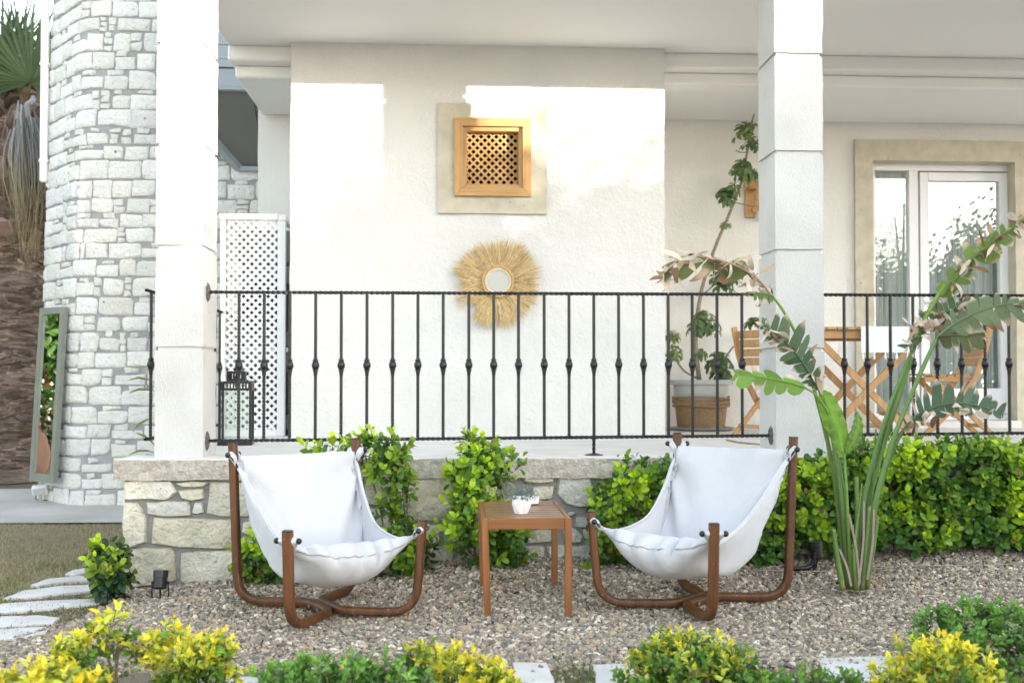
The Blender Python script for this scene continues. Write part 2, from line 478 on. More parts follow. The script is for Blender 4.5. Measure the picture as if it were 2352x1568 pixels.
M['wallstone'] = pmat('rubble_stone', (.66, .58, .40), (.82, .76, .60), 6, .92, 1.0, 30, .035, spec=.12, speck=((.17, .15, .11), 24, .40), var=.12, satvar=(.35, .95), grad=((.14, .135, .075), -.1, .40, .5))
M['mortar'] = pmat('mortar', (.27, .265, .26), (.36, .35, .34), 10, .95, .8, 90, .01, spec=.1)
M['towerstone'] = pmat('tuff_stone', (.73, .73, .715), (.83, .83, .815), 5, .92, 1.0, 30, .030, spec=.12, speck=((.26, .26, .26), 15, .39), var=.09, satvar=(.3, 1.7), grad=((.52, .47, .33), -2.0, 9.0, .35))
M['towermortar'] = pmat('tower_mortar', (.30, .30, .31), (.40, .40, .405), 10, .95, .8, 90, .01, spec=.1)
M['iron'] = pmat('black_iron', (.008, .009, .012), (.016, .016, .020), 30, .36, .3, 200, .001, spec=.5, speck=((.25, .26, .28), 190, .12))
M['rust'] = pmat('rusty_iron', (.20, .075, .02), (.28, .12, .04), 80, .8)
M['pewter'] = pmat('worn_iron', (.06, .055, .055), (.14, .125, .115), 60, .6, .8, 160, .004)
M['pvc'] = pmat('white_pvc', (.80, .80, .80), None, 3, .4, spec=.4)
M['upvc'] = pmat('door_frame_white', (.78, .79, .82), None, 3, .3, spec=.5)
M['pine'] = wood_mat('varnished_pine', (.42, .225, .075), (.56, .34, .14), 2, .8, .45)
M['teak_x'] = wood_mat('teak_slat', (.34, .185, .075), (.50, .30, .14), 0, .8, .5)
M['teak'] = wood_mat('teak', (.36, .195, .08), (.54, .325, .15), 2, .8, .5)
M['chairwood'] = wood_mat('dark_stained_wood', (.060, .022, .009), (.165, .062, .020), 2, .6, .42, .5, spots=(.75, .72, .68))
M['tablewood'] = wood_mat('side_table_wood', (.19, .068, .019), (.31, .12, .036), 2, .8, .38, .5)
M['tableslat'] = wood_mat('side_table_slat', (.16, .075, .035), (.27, .14, .07), 0, .8, .30, .5)
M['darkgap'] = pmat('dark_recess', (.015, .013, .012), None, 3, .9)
M['blackplastic'] = pmat('black_plastic', (.012, .012, .014), None, 3, .35, spec=.5)
M['straw'] = pmat('straw', (.66, .48, .24), (.84, .68, .40), 40, .7, spec=.3, attr=True)
M['bead'] = pmat('wooden_bead', (.58, .36, .13), (.70, .48, .20), 40, .4)
M['raffia'] = pmat('raffia', (.66, .56, .40), (.78, .69, .54), 60, .7, .5, 200, .002)
M['rope'] = pmat('jute_rope', (.24, .15, .075), (.40, .27, .15), 70, .9, .9, 260, .004, bstretch=(1, 1, 3), attr=True)
M['pot'] = pmat('grey_pot', (.40, .41, .40), (.46, .47, .46), 6, .55, spec=.4)
M['saucer'] = pmat('pot_saucer', (.33, .32, .31), (.40, .39, .37), 10, .6)
M['soil'] = pmat('soil', (.05, .035, .022), (.10, .07, .045), 30, .95, .8, 80, .01)
M['ceramic'] = pmat('white_ceramic', (.80, .80, .80), (.84, .84, .84), 8, .25, spec=.5)
M['marbled'] = pmat('marbled_ceramic', (.82, .81, .81), (.80, .79, .80), 8, .35, spec=.4, speck=((.62, .56, .58), 9, .30))
M['bark'] = pmat('bark', (.20, .16, .11), (.32, .27, .20), 50, .9, .8, 120, .004)
M['greybark'] = pmat('shrub_stem', (.16, .13, .085), (.26, .22, .15), 60, .9, .6, 160, .003)
M['leaf'] = leaf_mat('leaf', .34, .34)
M['softleaf'] = leaf_mat('soft_leaf', .5, .35, .3)
M['dryleaf'] = leaf_mat('dry_leaf', .7, .25, .2)
M['stalk'] = leaf_mat('leaf_stalk', .42, .05, .4)
M['gravel'] = pmat('gravel', (1.0, .97, .94), (1.2, 1.16, 1.12), 120, .8, .4, 300, .002, spec=.25, attr=True)
M['gravelbase'] = pmat('gravel_bed', (.07, .06, .05), (.14, .125, .105), 60, .95, 1.0, 90, .02)
M['lawn'] = pmat('dry_lawn', (.27, .215, .15), (.30, .265, .15), 2.2, .95, 1.0, 60, .03, detail=10)
M['grass'] = leaf_mat('grass_blade', .6, .3, .2)
M['path'] = pmat('concrete_path', (.36, .35, .32), (.58, .57, .54), 1.1, .9, .5, 50, .006, detail=9)
M['slab'] = pmat('pale_slab', (.52, .51, .49), (.66, .65, .63), 6, .9, .7, 60, .008)
M['earth'] = pmat('earth', (.15, .115, .08), (.24, .19, .14), 8, .95, 1.0, 40, .03)
M['greenpaint'] = pmat('sage_paint', (.20, .215, .185), (.23, .245, .21), 6, .5, spec=.4)
M['greymetal'] = pmat('grey_sheet_metal', (.30, .34, .37), (.33, .37, .40), 3, .5, spec=.4)
M['greydark'] = pmat('grey_soffit', (.15, .152, .15), (.17, .172, .17), 3, .6)
M['palmtrunk'] = pmat('palm_trunk', (.28, .21, .17), (.56, .45, .37), 7, .95, 1.0, 22, .05, stretch=(1, 1, 9), bstretch=(1, 1, 6), attr=True)
M['boot'] = pmat('palm_boot', (.14, .10, .075), (.28, .22, .17), 9, .8, .6, 60, .01, attr=True)
M['terracotta'] = pmat('terracotta', (.20, .10, .06), (.30, .15, .09), 6, .85, .3, 40, .005)
M['acgrey'] = pmat('appliance_grey', (.20, .205, .215), (.22, .225, .235), 3, .5)
M['acdark'] = pmat('appliance_dark', (.03, .03, .035), None, 3, .5)
M['conduit'] = pmat('white_conduit', (.62, .61, .58), None, 3, .5)
M['cable'] = pmat('garden_cable', (.36, .27, .20), None, 3, .7)
M['steel'] = pmat('bolt_steel', (.45, .45, .46), None, 3, .35, metal=1.0)
M['lens'] = pmat('lamp_lens', (.55, .58, .60), None, 3, .15, spec=.6)
M['interior'] = pmat('interior_paint', (.42, .36, .30), None, 3, .9)
M['pane'] = glass_mat('window_pane', (.97, 1.0, .99), .055, .985)
M['lampglass'] = glass_mat('lantern_glass', (.98, 1.0, .99), .015, .99)
mm, nt, b, out = new_mat('mirror'); b.inputs['Base Color'].default_value = (.80, .84, .82, 1); b.inputs['Metallic'].default_value = 1; b.inputs['Roughness'].default_value = .015; M['mirror'] = mm
mm, nt, b, out = new_mat('grey_mirror'); b.inputs['Base Color'].default_value = (.36, .355, .34, 1); b.inputs['Metallic'].default_value = .35; b.inputs['Roughness'].default_value = .3; M['wallmirror'] = mm  # diffuse grey put in the colour in place of a blown-white reflection

def cloth_mat(name, base):
    m, nt, b, out = new_mat(name); L = nt.links.new
    geo = N(nt, 'ShaderNodeNewGeometry')
    n1 = N(nt, 'ShaderNodeTexNoise'); n1.inputs['Scale'].default_value = 9; n1.inputs['Detail'].default_value = 5; n1.inputs['Distortion'].default_value = 1.2
    L(geo.outputs['Position'], n1.inputs['Vector'])
    n2 = N(nt, 'ShaderNodeTexNoise'); n2.inputs['Scale'].default_value = 900; L(geo.outputs['Position'], n2.inputs['Vector'])
    cr = ramp(nt, n1.outputs['Fac'], [(.3, tuple(x * .96 for x in base)), (.7, base)]); L(cr.outputs[0], b.inputs['Base Color'])
    b1 = N(nt, 'ShaderNodeBump'); b1.inputs['Strength'].default_value = .35; b1.inputs['Distance'].default_value = .012; L(n1.outputs['Fac'], b1.inputs['Height'])
    b2 = N(nt, 'ShaderNodeBump'); b2.inputs['Strength'].default_value = .2; b2.inputs['Distance'].default_value = .001; L(n2.outputs['Fac'], b2.inputs['Height']); L(b1.outputs[0], b2.inputs['Normal'])
    L(b2.outputs[0], b.inputs['Normal'])
    b.inputs['Roughness'].default_value = .9; b.inputs['Sheen Weight'].default_value = .15; b.inputs['Specular IOR Level'].default_value = .15
    return m
M['cloth'] = cloth_mat('white_canvas', (.555, .56, .585))
M['thread'] = pmat('seam_thread', (.40, .40, .42), None, 3, .9)
M['runner'] = cloth_mat('white_cotton', (.80, .80, .80))

def curtain_mat():
    m, nt, b, out = new_mat('string_curtain'); L = nt.links.new
    geo = N(nt, 'ShaderNodeNewGeometry')
    mp = N(nt, 'ShaderNodeMapping'); mp.inputs['Scale'].default_value = (95, 0, .35); L(geo.outputs['Position'], mp.inputs[0])
    n1 = N(nt, 'ShaderNodeTexNoise'); n1.inputs['Scale'].default_value = 1.0; n1.inputs['Detail'].default_value = 5; n1.inputs['Roughness'].default_value = .8; L(mp.outputs[0], n1.inputs['Vector'])
    cr = ramp(nt, n1.outputs['Fac'], [(.34, (.10, .095, .09)), (.42, (.55, .53, .50)), (.56, (.86, .84, .80)), (.64, (.30, .28, .27))])
    L(cr.outputs[0], b.inputs['Base Color']); b.inputs['Roughness'].default_value = .9
    return m
M['curtain'] = curtain_mat()
# ================================================================== GROUND
def ss(a, b, x):
    t = min(1, max(0, (x - a) / (b - a))) if a != b else 0
    return t * t * (3 - 2 * t)
def gz(x, y):
    z = -0.030 * ss(0.15, -0.45, x) - 0.065 * ss(-0.9, -1.75, x)
    z += 0.055 * ss(4.85, 5.6, y) * ss(-0.9, 0.1, x)
    z += 0.03 * ss(1.6, 2.6, x) * ss(4.2, 5.0, y)
    return z + 0.006 * nz((x * 2.3, y * 2.3, 0))
FLOOR = 0.582

g = MB()
n = 60
P = [[Vector((-150 + 300 * i / n, -150 + 300 * j / n, -0.15 + (0 if i % n and j % n else 0))) for j in range(n + 1)] for i in range(n + 1)]
g.grid(P)
g.build('ground', M['earth'], kind='structure')

mb = MB()
xs = np.arange(-2.7, 5.01, 0.07); ys = np.arange(3.0, 5.72, 0.07)
mb.grid([[Vector((x, y, gz(x, y) - 0.008 - (0.2 if (x < -2.62 or y < 3.05) else 0))) for y in ys] for x in xs])
mb.build('gravel_bed', M['gravelbase'], smooth=True, kind='structure')

# left edge of the gravel, seen from above
GEDGE = [(-3.2, 4.30), (-2.02, 4.36), (-1.86, 4.62), (-1.70, 4.98), (-1.66, 5.3), (-1.66, 5.7)]
def in_gravel(x, y):
    for (x0, y0), (x1, y1) in zip(GEDGE, GEDGE[1:]):
        if x1 > x0 and x0 <= x <= x1 and y > y0 + (y1 - y0) * (x - x0) / (x1 - x0): return False
        if x1 == x0 and y0 <= y <= y1 and x < x0: return False
    return x > -2.35 or y < 4.3

def gravel_mesh():
    phi = (1 + 5 ** .5) / 2
    iv = np.array([(-1, phi, 0), (1, phi, 0), (-1, -phi, 0), (1, -phi, 0), (0, -1, phi), (0, 1, phi), (0, -1, -phi), (0, 1, -phi), (phi, 0, -1), (phi, 0, 1), (-phi, 0, -1), (-phi, 0, 1)], float)
    iv /= np.linalg.norm(iv[0])
    ifc = np.array([(0, 11, 5), (0, 5, 1), (0, 1, 7), (0, 7, 10), (0, 10, 11), (1, 5, 9), (5, 11, 4), (11, 10, 2), (10, 7, 6), (7, 1, 8), (3, 9, 4), (3, 4, 2), (3, 2, 6), (3, 6, 8), (3, 8, 9), (4, 9, 5), (2, 4, 11), (6, 2, 10), (8, 6, 7), (9, 8, 1)])
    pts = []
    while len(pts) < 76000:
        x = rng.uniform(-2.6, 4.1); y = 3.3 + 2.4 * rng.random()
        if abs((x - .0555 * y) / (y + .0555 * x)) > .52: continue
        if rng.random() > (4.1 / y) ** 1.5: continue
        if not in_gravel(x, y): continue
        if y < 3.66 + .05 * nz((x * 2, 0, 3)) and rng.random() > .12: continue
        pts.append((x, y))
    n = len(pts)
    pts = np.array(pts)
    z = np.array([gz(a, b_) for a, b_ in pts])
    sz = rng.lognormal(math.log(.0086), .34, n).clip(.0035, .017)
    sc = np.stack([sz * rng.uniform(.9, 1.5, n), sz * rng.uniform(.7, 1.0, n), sz * rng.uniform(.4, .75, n)], 1)
    q = rng.normal(size=(n, 4)); q[:, 1:3] *= .35; q /= np.linalg.norm(q, axis=1, keepdims=True)
    w, a, b_, c = q.T
    Rm = np.stack([np.stack([1 - 2 * (b_ * b_ + c * c), 2 * (a * b_ - c * w), 2 * (a * c + b_ * w)], -1),
                   np.stack([2 * (a * b_ + c * w), 1 - 2 * (a * a + c * c), 2 * (b_ * c - a * w)], -1),
                   np.stack([2 * (a * c - b_ * w), 2 * (b_ * c + a * w), 1 - 2 * (a * a + b_ * b_)], -1)], 1)
    V = iv[None] * (1 + rng.normal(0, .16, (n, 12, 1))) * sc[:, None, :]
    V = np.einsum('nij,nkj->nki', Rm, V)
    V += np.stack([pts[:, 0], pts[:, 1], z + rng.uniform(-.004, .007, n)], 1)[:, None, :]
    pal = np.array([(.30, .27, .235), (.235, .215, .19), (.42, .37, .30), (.52, .48, .42), (.33, .29, .23), (.15, .145, .145), (.40, .30, .215), (.62, .59, .54), (.26, .22, .18), (.20, .19, .19)])
    C = pal[rng.choice(len(pal), n, p=[.17, .14, .13, .08, .13, .08, .08, .05, .08, .06])] * rng.uniform(.8, 1.2, (n, 1)) * np.array([[1.0, .975, .92]])
    Vv = V.reshape(-1, 3)
    Ff = (ifc[None] + (np.arange(n) * 12)[:, None, None]).reshape(-1, 3)
    return raw_mesh('gravel', Vv, Ff, M['gravel'], np.repeat(C, 12, 0))
link('gravel', gravel_mesh(), kind='stuff')

# lawn, path, strip behind
def sheet(name, poly, z, mat, step=0.25, amp=0.006, kind='structure', thick=None):
    mb = MB()
    x0 = min(p[0] for p in poly); x1 = max(p[0] for p in poly); y0 = min(p[1] for p in poly); y1 = max(p[1] for p in poly)
    nx = max(2, int((x1 - x0) / step)); ny = max(2, int((y1 - y0) / step))
    mb.grid([[Vector((x0 + (x1 - x0) * i / nx, y0 + (y1 - y0) * j / ny, z + amp * nz((i * .37, j * .37, z * 9)))) for j in range(ny + 1)] for i in range(nx + 1)])
    return mb.build(name, mat, smooth=True, kind=kind)
sheet('lawn', [(-14, 3.0), (-1.72, 8.45)], -0.112, M['lawn'], .2, .012)
sheet('concrete_path', [(-16, 8.35), (-1.4, 10.95)], -0.096, M['path'], .6, .003)

def grass(name, n, fn, hmin, hmax, cols):
    V, F, C = [], [], []
    k = 0
    for i in range(n):
        p = fn()
        if p is None: continue
        x, y, z = p
        h = random.uniform(hmin, hmax); a = random.uniform(0, 6.283); w = random.uniform(.0012, .0026)
        lx, ly = math.cos(a) * h * random.uniform(.2, .9), math.sin(a) * h * random.uniform(.2, .9)
        sx, sy = -math.sin(a) * w, math.cos(a) * w
        c = random.choice(cols); c = [v * random.uniform(.75, 1.25) for v in c]
        V += [(x - sx, y - sy, z), (x + sx, y + sy, z), (x + lx * .4 + sx * .8, y + ly * .4 + sy * .8, z + h * .65), (x + lx * .4 - sx * .8, y + ly * .4 - sy * .8, z + h * .65), (x + lx, y + ly, z + h * .85)]
        F += [(k, k + 1, k + 2), (k, k + 2, k + 3), (k + 3, k + 2, k + 4)]
        C += [c] * 5; k += 5
    return link(name, raw_mesh(name, V, F, M['grass'], C), kind='stuff')
dry = [(.40, .33, .22), (.46, .38, .26), (.34, .28, .18), (.30, .28, .14), (.24, .25, .10)]
green = [(.10, .17, .035), (.14, .20, .05), (.22, .20, .10), (.16, .22, .06)]
def lawn_pt():
    y = 4.4 + 4.0 * random.random() ** 1.3; x = random.uniform(-.42 * y, -1.70)
    if in_gravel(x, y) and y < 5.7: return None
    g_ = noise.noise(Vector((x * 1.6, y * 1.6, 3)))
    return (x, y, -.112)
grass('lawn_grass', 26000, lawn_pt, .008, .03, dry)

# ================================================================== STONE MASONRY
def stone_poly(ua, ub, za, zb, jit=.006, cut=(.06, .08, .12, .16, .30, .42)):
    """rounded, slightly crooked block outline"""
    w, h = ub - ua, zb - za
    m = min(w, h)
    cs = [(ua, za), (ub, za), (ub, zb), (ua, zb)]
    cs = [(u + random.gauss(0, jit), z + random.gauss(0, jit)) for u, z in cs]
    out = []
    for i in range(4):
        p0, p1, p2 = Vector(cs[i - 1]), Vector(cs[i]), Vector(cs[(i + 1) % 4])
        r = m * random.choice(cut)
        a = p1 + (p0 - p1).normalized() * min(r * random.uniform(.7, 1.4), (p0 - p1).length * .45)
        b_ = p1 + (p2 - p1).normalized() * min(r * random.uniform(.7, 1.4), (p2 - p1).length * .45)
        out += [a, (a + b_) * .25 + p1 * .5, b_]
        L = (p2 - b_).length
        if L > .10:
            out.append(b_.lerp(p2, .5) + Vector((random.gauss(0, jit * .6), random.gauss(0, jit * .6))))
    return out

def stone_mesh(poly, S, d0=-.012, d1=.013, d2=.020, rough=.0035):
    """block standing proud of its mortar; S(u,z,depth) -> point"""
    c = sum((Vector(p) for p in poly), Vector((0, 0))) / len(poly)
    n = len(poly)
    rings = [(1.0, d0), (1.0, d1 * .4), (.975, d1), (.91, d2), (.5, d2 + .002)]
    vs = []
    sd = random.random() * 50
    for k, (s_, d) in enumerate(rings):
        for p in poly:
            p = Vector(p)
            q = c + (p - c) * s_
            dd = d + (rough * nz((q.x * 14, q.y * 14, sd)) * 2.2 if k >= 2 else 0)
            vs.append(S(q.x, q.y, dd))
    vs.append(S(c.x, c.y, d2 + .002 + rough * nz((c.x * 14, c.y * 14, sd)) * 2.2))
    fs = [(k * n + j, k * n + (j + 1) % n, (k + 1) * n + (j + 1) % n, (k + 1) * n + j) for k in range(len(rings) - 1) for j in range(n)]
    b0 = (len(rings) - 1) * n
    fs += [(b0 + j, b0 + (j + 1) % n, len(vs) - 1) for j in range(n)]
    return vs, fs

def courses(u0, u1, z0, z1, h=(.10, .18), w=(.13, .33), joint=.018, chip=.22):
    """random coursed rubble: list of (ua,ub,za,zb,is_chip)"""
    out = []; z = z0
    while z < z1:
        hh = random.uniform(*h)
        u = u0 - random.uniform(0, .1)
        while u < u1:
            r = random.random()
            if r < chip:
                ww = random.uniform(.05, .11); k = random.choice([1, 2, 2, 3])
                zz = z
                for i in range(k):
                    h2 = (hh - joint * (k - 1)) / k
                    out.append((u, u + ww * random.uniform(.8, 1), zz, zz + h2, True)); zz += h2 + joint
            else:
                ww = random.uniform(*w)
                if random.random() < .3:             # thin packing stone above the block
                    t_ = random.uniform(.03, .045)
                    out.append((u, u + ww, z, z + hh - t_ - joint * .8, False))
                    ua = u + random.uniform(0, ww * .3)
                    out.append((ua, ua + ww * random.uniform(.35, .65), z + hh - t_, z + hh, True))
                else:
                    dz = random.uniform(-.012, .012)
                    out.append((u, u + ww, z + max(0, dz), z + hh + min(0, dz), False))
            u += ww + joint * random.uniform(.8, 1.4)
        z += hh + joint
    return out

# ------------------------------------------------------------------ round-cornered stone tower
def tower_map():
    c = Vector((-3.27, 9.5)); r = .16
    dl = Vector((-.643, .766)); L = .80
    pts = [Vector((c.x, c.y)) + dl * L + Vector((0.18, .5)), c + dl * L]
    for i in range(9):
        t = i / 8
        a = c + dl * r; b_ = c + Vector((r, 0))
        pts.append(a * (1 - t) ** 2 + c * 2 * t * (1 - t) + b_ * t * t)
    pts.append(Vector((-1.1, 9.5)))
    s = [0]
    for p, q in zip(pts, pts[1:]): s.append(s[-1] + (q - p).length)
    def S(u, z, d):
        u = min(max(u, 0.001), s[-1] - .001)
        for i in range(len(pts) - 1):
            if s[i] <= u <= s[i + 1]:
                p = pts[i].lerp(pts[i + 1], (u - s[i]) / (s[i + 1] - s[i]))
                t = (pts[i + 1] - pts[i]).normalized(); break
        nn = Vector((t.y, -t.x))
        lean = (z - 2.0) * .022
        return Vector((p.x + nn.x * d + lean, p.y + nn.y * d, z))
    return S, s, pts
TS, Tlen, Tpts = tower_map()
tower = thing('stone_tower', 'pale rubble stone tower wall with rounded corner beside the palm', 'tower', (-3.0, 9.6, -.1))
mb = MB()
us = sorted(set(Tlen + list(np.linspace(0, Tlen[-1], 14))))
mb.grid([[TS(u, z, 0) for z in (-.25, 1.0, 2.0, 3.2, 4.8)] for u in us])
top = [TS(u, 4.8, 0) for u in us] + [Vector((-1.05, 11.6, 4.8)), Vector((-3.6, 11.6, 4.8))]
mb.add(top, [tuple(range(len(top)))])
bot = [TS(us[-1], z, 0) for z in (-.25, 4.8)]
mb.add([bot[0], Vector((-1.1, 11.6, -.25)), Vector((-1.0, 11.6, 4.8)), bot[1]], [(0, 1, 2, 3)])
mb.add([TS(us[0], -.25, 0), Vector((-3.7, 11.6, -.25)), Vector((-3.6, 11.6, 4.8)), TS(us[0], 4.8, 0)], [(0, 1, 2, 3)])
mb.build('wall', M['towermortar'], tower)
uF = Tlen[1]
lay = courses(.40, Tlen[-1] - .42, -.13, 4.42, (.115, .168), (.14, .30), .007, .14)
seen, rest = [], MB()
def tower_vis(a):
    u = (a[0] + a[1]) / 2; p = TS(u, (a[2] + a[3]) / 2, 0)
    d = p - Vector((0, 0, EYE)); zz = d.dot(_F); px = CXP + FOC * d.dot(_Rt) / zz; py = CYP - FOC * d.dot(_U) / zz
    return (px < 372 or (495 < px < 600 and py > 350)) and py > -30
lay2 = [a for a in lay if tower_vis(a)]
big = [a for a in lay2 if not a[4]] + [a for a in lay2 if a[4]]
for i, a in enumerate(big):
    vs, fs = stone_mesh(stone_poly(*a[:4], jit=.0055, cut=(.05, .07, .09, .12, .30)), TS, d1=.009, d2=.014)
    if i < 296:
        m_ = MB(); m_.add(vs, fs); m_.build('stone', M['towerstone'], tower, smooth=55)
    else:
        rest.add(vs, fs)
for a in lay:
    if a not in lay2 and a[1] < Tlen[-1]:
        rest.add(*stone_mesh(stone_poly(*a[:4], jit=.0055, cut=(.05, .07, .09, .12, .30)), TS, d1=.009, d2=.014))
rest.build('small_stones', M['towerstone'], tower, smooth=55, kind='stuff')

# downpipe on the tower
dp = thing('downpipe', 'white rainwater pipe running down the edge of the stone tower', 'downpipe', (-3.86, 10.0, 2.8))
mb = MB(); q = TS(uF + .03, 3, .035)
mb.bbox(q.x - .045, q.x + .02, q.y - .03, q.y + .03, 2.82, 4.8, .012); mb.build('pipe', M['pvc'], dp)
for z in (3.9, 3.0):
    mb = MB(); mb.bbox(q.x - .05, q.x + .03, q.y - .035, q.y + .08, z, z + .03, .004); mb.build('bracket', M['pvc'], dp)

# grey balcony between tower and house
bal = thing('balcony', 'blue grey sheet metal balcony with dark sloping underside between tower and house', 'balcony', (-2.0, 9.2, 3.3))
mb = MB()
A = [Vector((-2.3, 8.90, 3.38)), Vector((-1.665, 8.90, 3.38)), Vector((-1.665, 9.47, 2.857)), Vector((-1.85, 9.47, 2.857))]
B = [a + Vector((0, 0, .05)) for a in A]
mb.add(A + B, [(0, 1, 2, 3), (4, 7, 6, 5), (0, 4, 5, 1), (1, 5, 6, 2), (2, 6, 7, 3), (3, 7, 4, 0)])
mb.build('underside', M['greydark'], bal)
mb = MB()
mb.sweep([A[0] + Vector((-.03, 0, -.012)), A[3] + Vector((-.03, 0, -.012))], [(-.035, -.02), (.035, -.02), (.035, .03), (-.035, .03)])
mb.sweep([A[3] + Vector((-.03, -.012, -.012)), A[2] + Vector((0, -.012, -.012))], [(-.02, -.02), (.02, -.02), (.02, .02), (-.02, .02)])
mb.build('edge_trim', M['greymetal'], bal)
mb = MB()
mb.bbox(-2.34, -1.665, 8.84, 8.9, 3.375, 3.40, .005); mb.build('lip', M['greymetal'], bal)
for z0, z1, y in ((3.405, 3.56, 8.87), (3.566, 3.63, 8.85), (3.634, 3.75, 8.86)):
    mb = MB(); mb.bbox(-2.33, -1.667, y, 9.45, z0, z1, .004); mb.build('panel', M['greymetal'], bal)
for x0, x1 in ((-2.33, -1.862), (-1.855, -1.667)):
    mb = MB(); mb.bbox(x0, x1, 8.87, 9.45, 3.756, 4.6, .004); mb.build('panel', M['greymetal'], bal)

# ================================================================== TERRACE
mb = MB(); rough_box(mb, -1.60, 7.2, 5.90, 9.1, -.2, FLOOR, .2, .002)
mb.build('terrace_floor', M['floor'], kind='structure')

tw = thing('terrace_wall', 'low cream rubble stone wall under the terrace with rough coping', 'wall', (0, 5.7, 0))
mb = MB(); rough_box(mb, -1.70, 7.2, 5.658, 5.95, -.3, .48, .12, .006); mb.build('core', M['mortar'], tw)
YW = 5.654
def WS(u, z, d): return Vector((u, YW - d, z))
def z7(x, y): return at(229.7 + x * .2563, 976.2 + y * .2563, Y=YW)
def zz7(x, y): return at((800 + x * .6576) / 1.7415, (1700 + y * .6576) / 1.7415, Y=YW)
def z3(x, y): return at((1850 + x * .3953) / 1.7415, (1880 + y * .3953) / 1.7415, Y=YW)
hand = []
for f_, pl in ((z7, [
    [(218, 490), (400, 483), (660, 488), (678, 595), (640, 640), (590, 662), (400, 668), (220, 660)],
    [(682, 518), (830, 502), (985, 514), (940, 545), (850, 552), (740, 555)],
    [(708, 590), (800, 575), (936, 570), (932, 655), (830, 664), (740, 658)],
    [(992, 505), (1150, 500), (1345, 500), (1400, 640), (1385, 818), (1180, 822), (1000, 805), (958, 792), (975, 640)],
    [(420, 690), (600, 676), (790, 684), (815, 720), (815, 800), (700, 812), (560, 810), (432, 795)],
    [(848, 694), (922, 686), (930, 775), (880, 786), (838, 778)],
    [(222, 695), (330, 690), (385, 760), (425, 815), (418, 1055), (320, 1080), (212, 1100), (208, 880)],
    [(488, 832), (700, 826), (950, 842), (1240, 842), (1262, 980), (1240, 1090), (1090, 1108), (900, 1098), (620, 1078), (462, 1060), (470, 930)],
    [(208, 1112), (400, 1098), (640, 1100), (668, 1130), (692, 1380), (600, 1425), (400, 1440), (212, 1452)],
    [(730, 1150), (900, 1120), (1170, 1118), (1300, 1130), (1310, 1420), (1100, 1438), (780, 1432), (718, 1390)],
    [(212, 1462), (340, 1475), (360, 1500), (290, 1570), (210, 1600)]]),
    (zz7, [
    [(262, 592), (300, 582), (345, 585), (342, 655), (290, 660), (258, 648)],
    [(262, 685), (320, 678), (360, 690), (355, 745), (300, 748), (262, 738)],
    [(1262, 315), (1400, 300), (1560, 310), (1580, 420), (1568, 572), (1400, 585), (1265, 578)],
    [(1290, 604), (1380, 598), (1462, 604), (1458, 712), (1390, 722), (1295, 712)],
    [(1480, 600), (1600, 596), (1690, 610), (1700, 720), (1600, 736), (1486, 720)],
    [(1270, 740), (1400, 730), (1540, 742), (1545, 860), (1400, 880), (1275, 866)],
    [(1560, 752), (1700, 745), (1705, 862), (1600, 872), (1565, 850)],
    [(1000, 320), (1120, 312), (1236, 322), (1240, 470), (1120, 490), (1004, 480)],
    [(1010, 510), (1100, 500), (1232, 512), (1228, 640), (1110, 655), (1012, 640)],
    [(1060, 676), (1180, 668), (1245, 680), (1240, 800), (1130, 812), (1066, 800)]]),
    (z3, [
    [(612, 62), (760, 52), (925, 66), (915, 112), (780, 122), (650, 122), (618, 100)],
    [(705, 178), (800, 165), (925, 172), (908, 280), (860, 292), (708, 288)],
    [(962, 66), (1100, 55), (1300, 60), (1330, 220), (1310, 372), (1180, 372), (1040, 350), (952, 240)],
    [(640, 606), (800, 596), (930, 604), (935, 712), (800, 726), (660, 728), (630, 690)],
    [(636, 768), (740, 758), (832, 772), (822, 890), (740, 905), (630, 900)],
    [(1062, 424), (1110, 418), (1134, 432), (1104, 456), (1066, 448)],
    [(1140, 476), (1220, 468), (1270, 482), (1252, 566), (1180, 574), (1142, 560)],
    [(1085, 575), (1150, 592), (1205, 655), (1190, 716), (1120, 736), (1030, 726), (1010, 610)],
    [(1215, 590), (1290, 586), (1340, 620), (1330, 700), (1240, 690)],
    [(850, 770), (1000, 750), (1180, 760), (1320, 740), (1335, 880), (1200, 930), (1000, 920), (860, 900)],
    [(500, 310), (690, 300), (930, 308), (980, 420), (960, 560), (740, 575), (520, 560)]])):
    for poly in pl:
        hand.append([(f_(*p).x, f_(*p).z) for p in poly])
def ctr(p): return (sum(a for a, b_ in p) / len(p), sum(b_ for a, b_ in p) / len(p))
boxes = [(min(a for a, _ in p), max(a for a, _ in p), min(b_ for _, b_ in p), max(b_ for _, b_ in p)) for p in hand]
random.seed(21)
extra = [a for a in courses(-.98, 3.9, -.12, .455, (.10, .17), (.18, .42), .02, .12)
         if a[3] < .478 and not any(a[0] < b_[1] + .012 and a[1] > b_[0] - .012 and a[2] < b_[3] + .012 and a[3] > b_[2] - .012 for b_ in boxes)]
def densify(p):
    out = []
    for i in range(len(p)):
        a, b_ = Vector(p[i]), Vector(p[(i + 1) % len(p)])
        k = max(1, int((b_ - a).length / .05))
        for j in range(k):
            q = a.lerp(b_, j / k)
            out.append(q + Vector((random.gauss(0, .0022), random.gauss(0, .0022))))
    return out
for p in [densify(p) for p in hand] + [stone_poly(*a[:4]) for a in extra]:
    vs, fs = stone_mesh(p, WS, d1=.016, d2=.026, rough=.005)
    m_ = MB(); m_.add(vs, fs); m_.build('stone', M['wallstone'], tw, smooth=50)
cuts = [-1.745, -.42, .86, 2.05, 3.3, 4.6, 6.0, 7.25]
for a, b_ in zip(cuts, cuts[1:]):
    m_ = MB(); rough_box(m_, a + .0015, b_ - .0015, 5.612, 5.93, .478, FLOOR - .002, .035, .006, 16)
    m_.build('coping', M['cap'], tw, smooth=40)
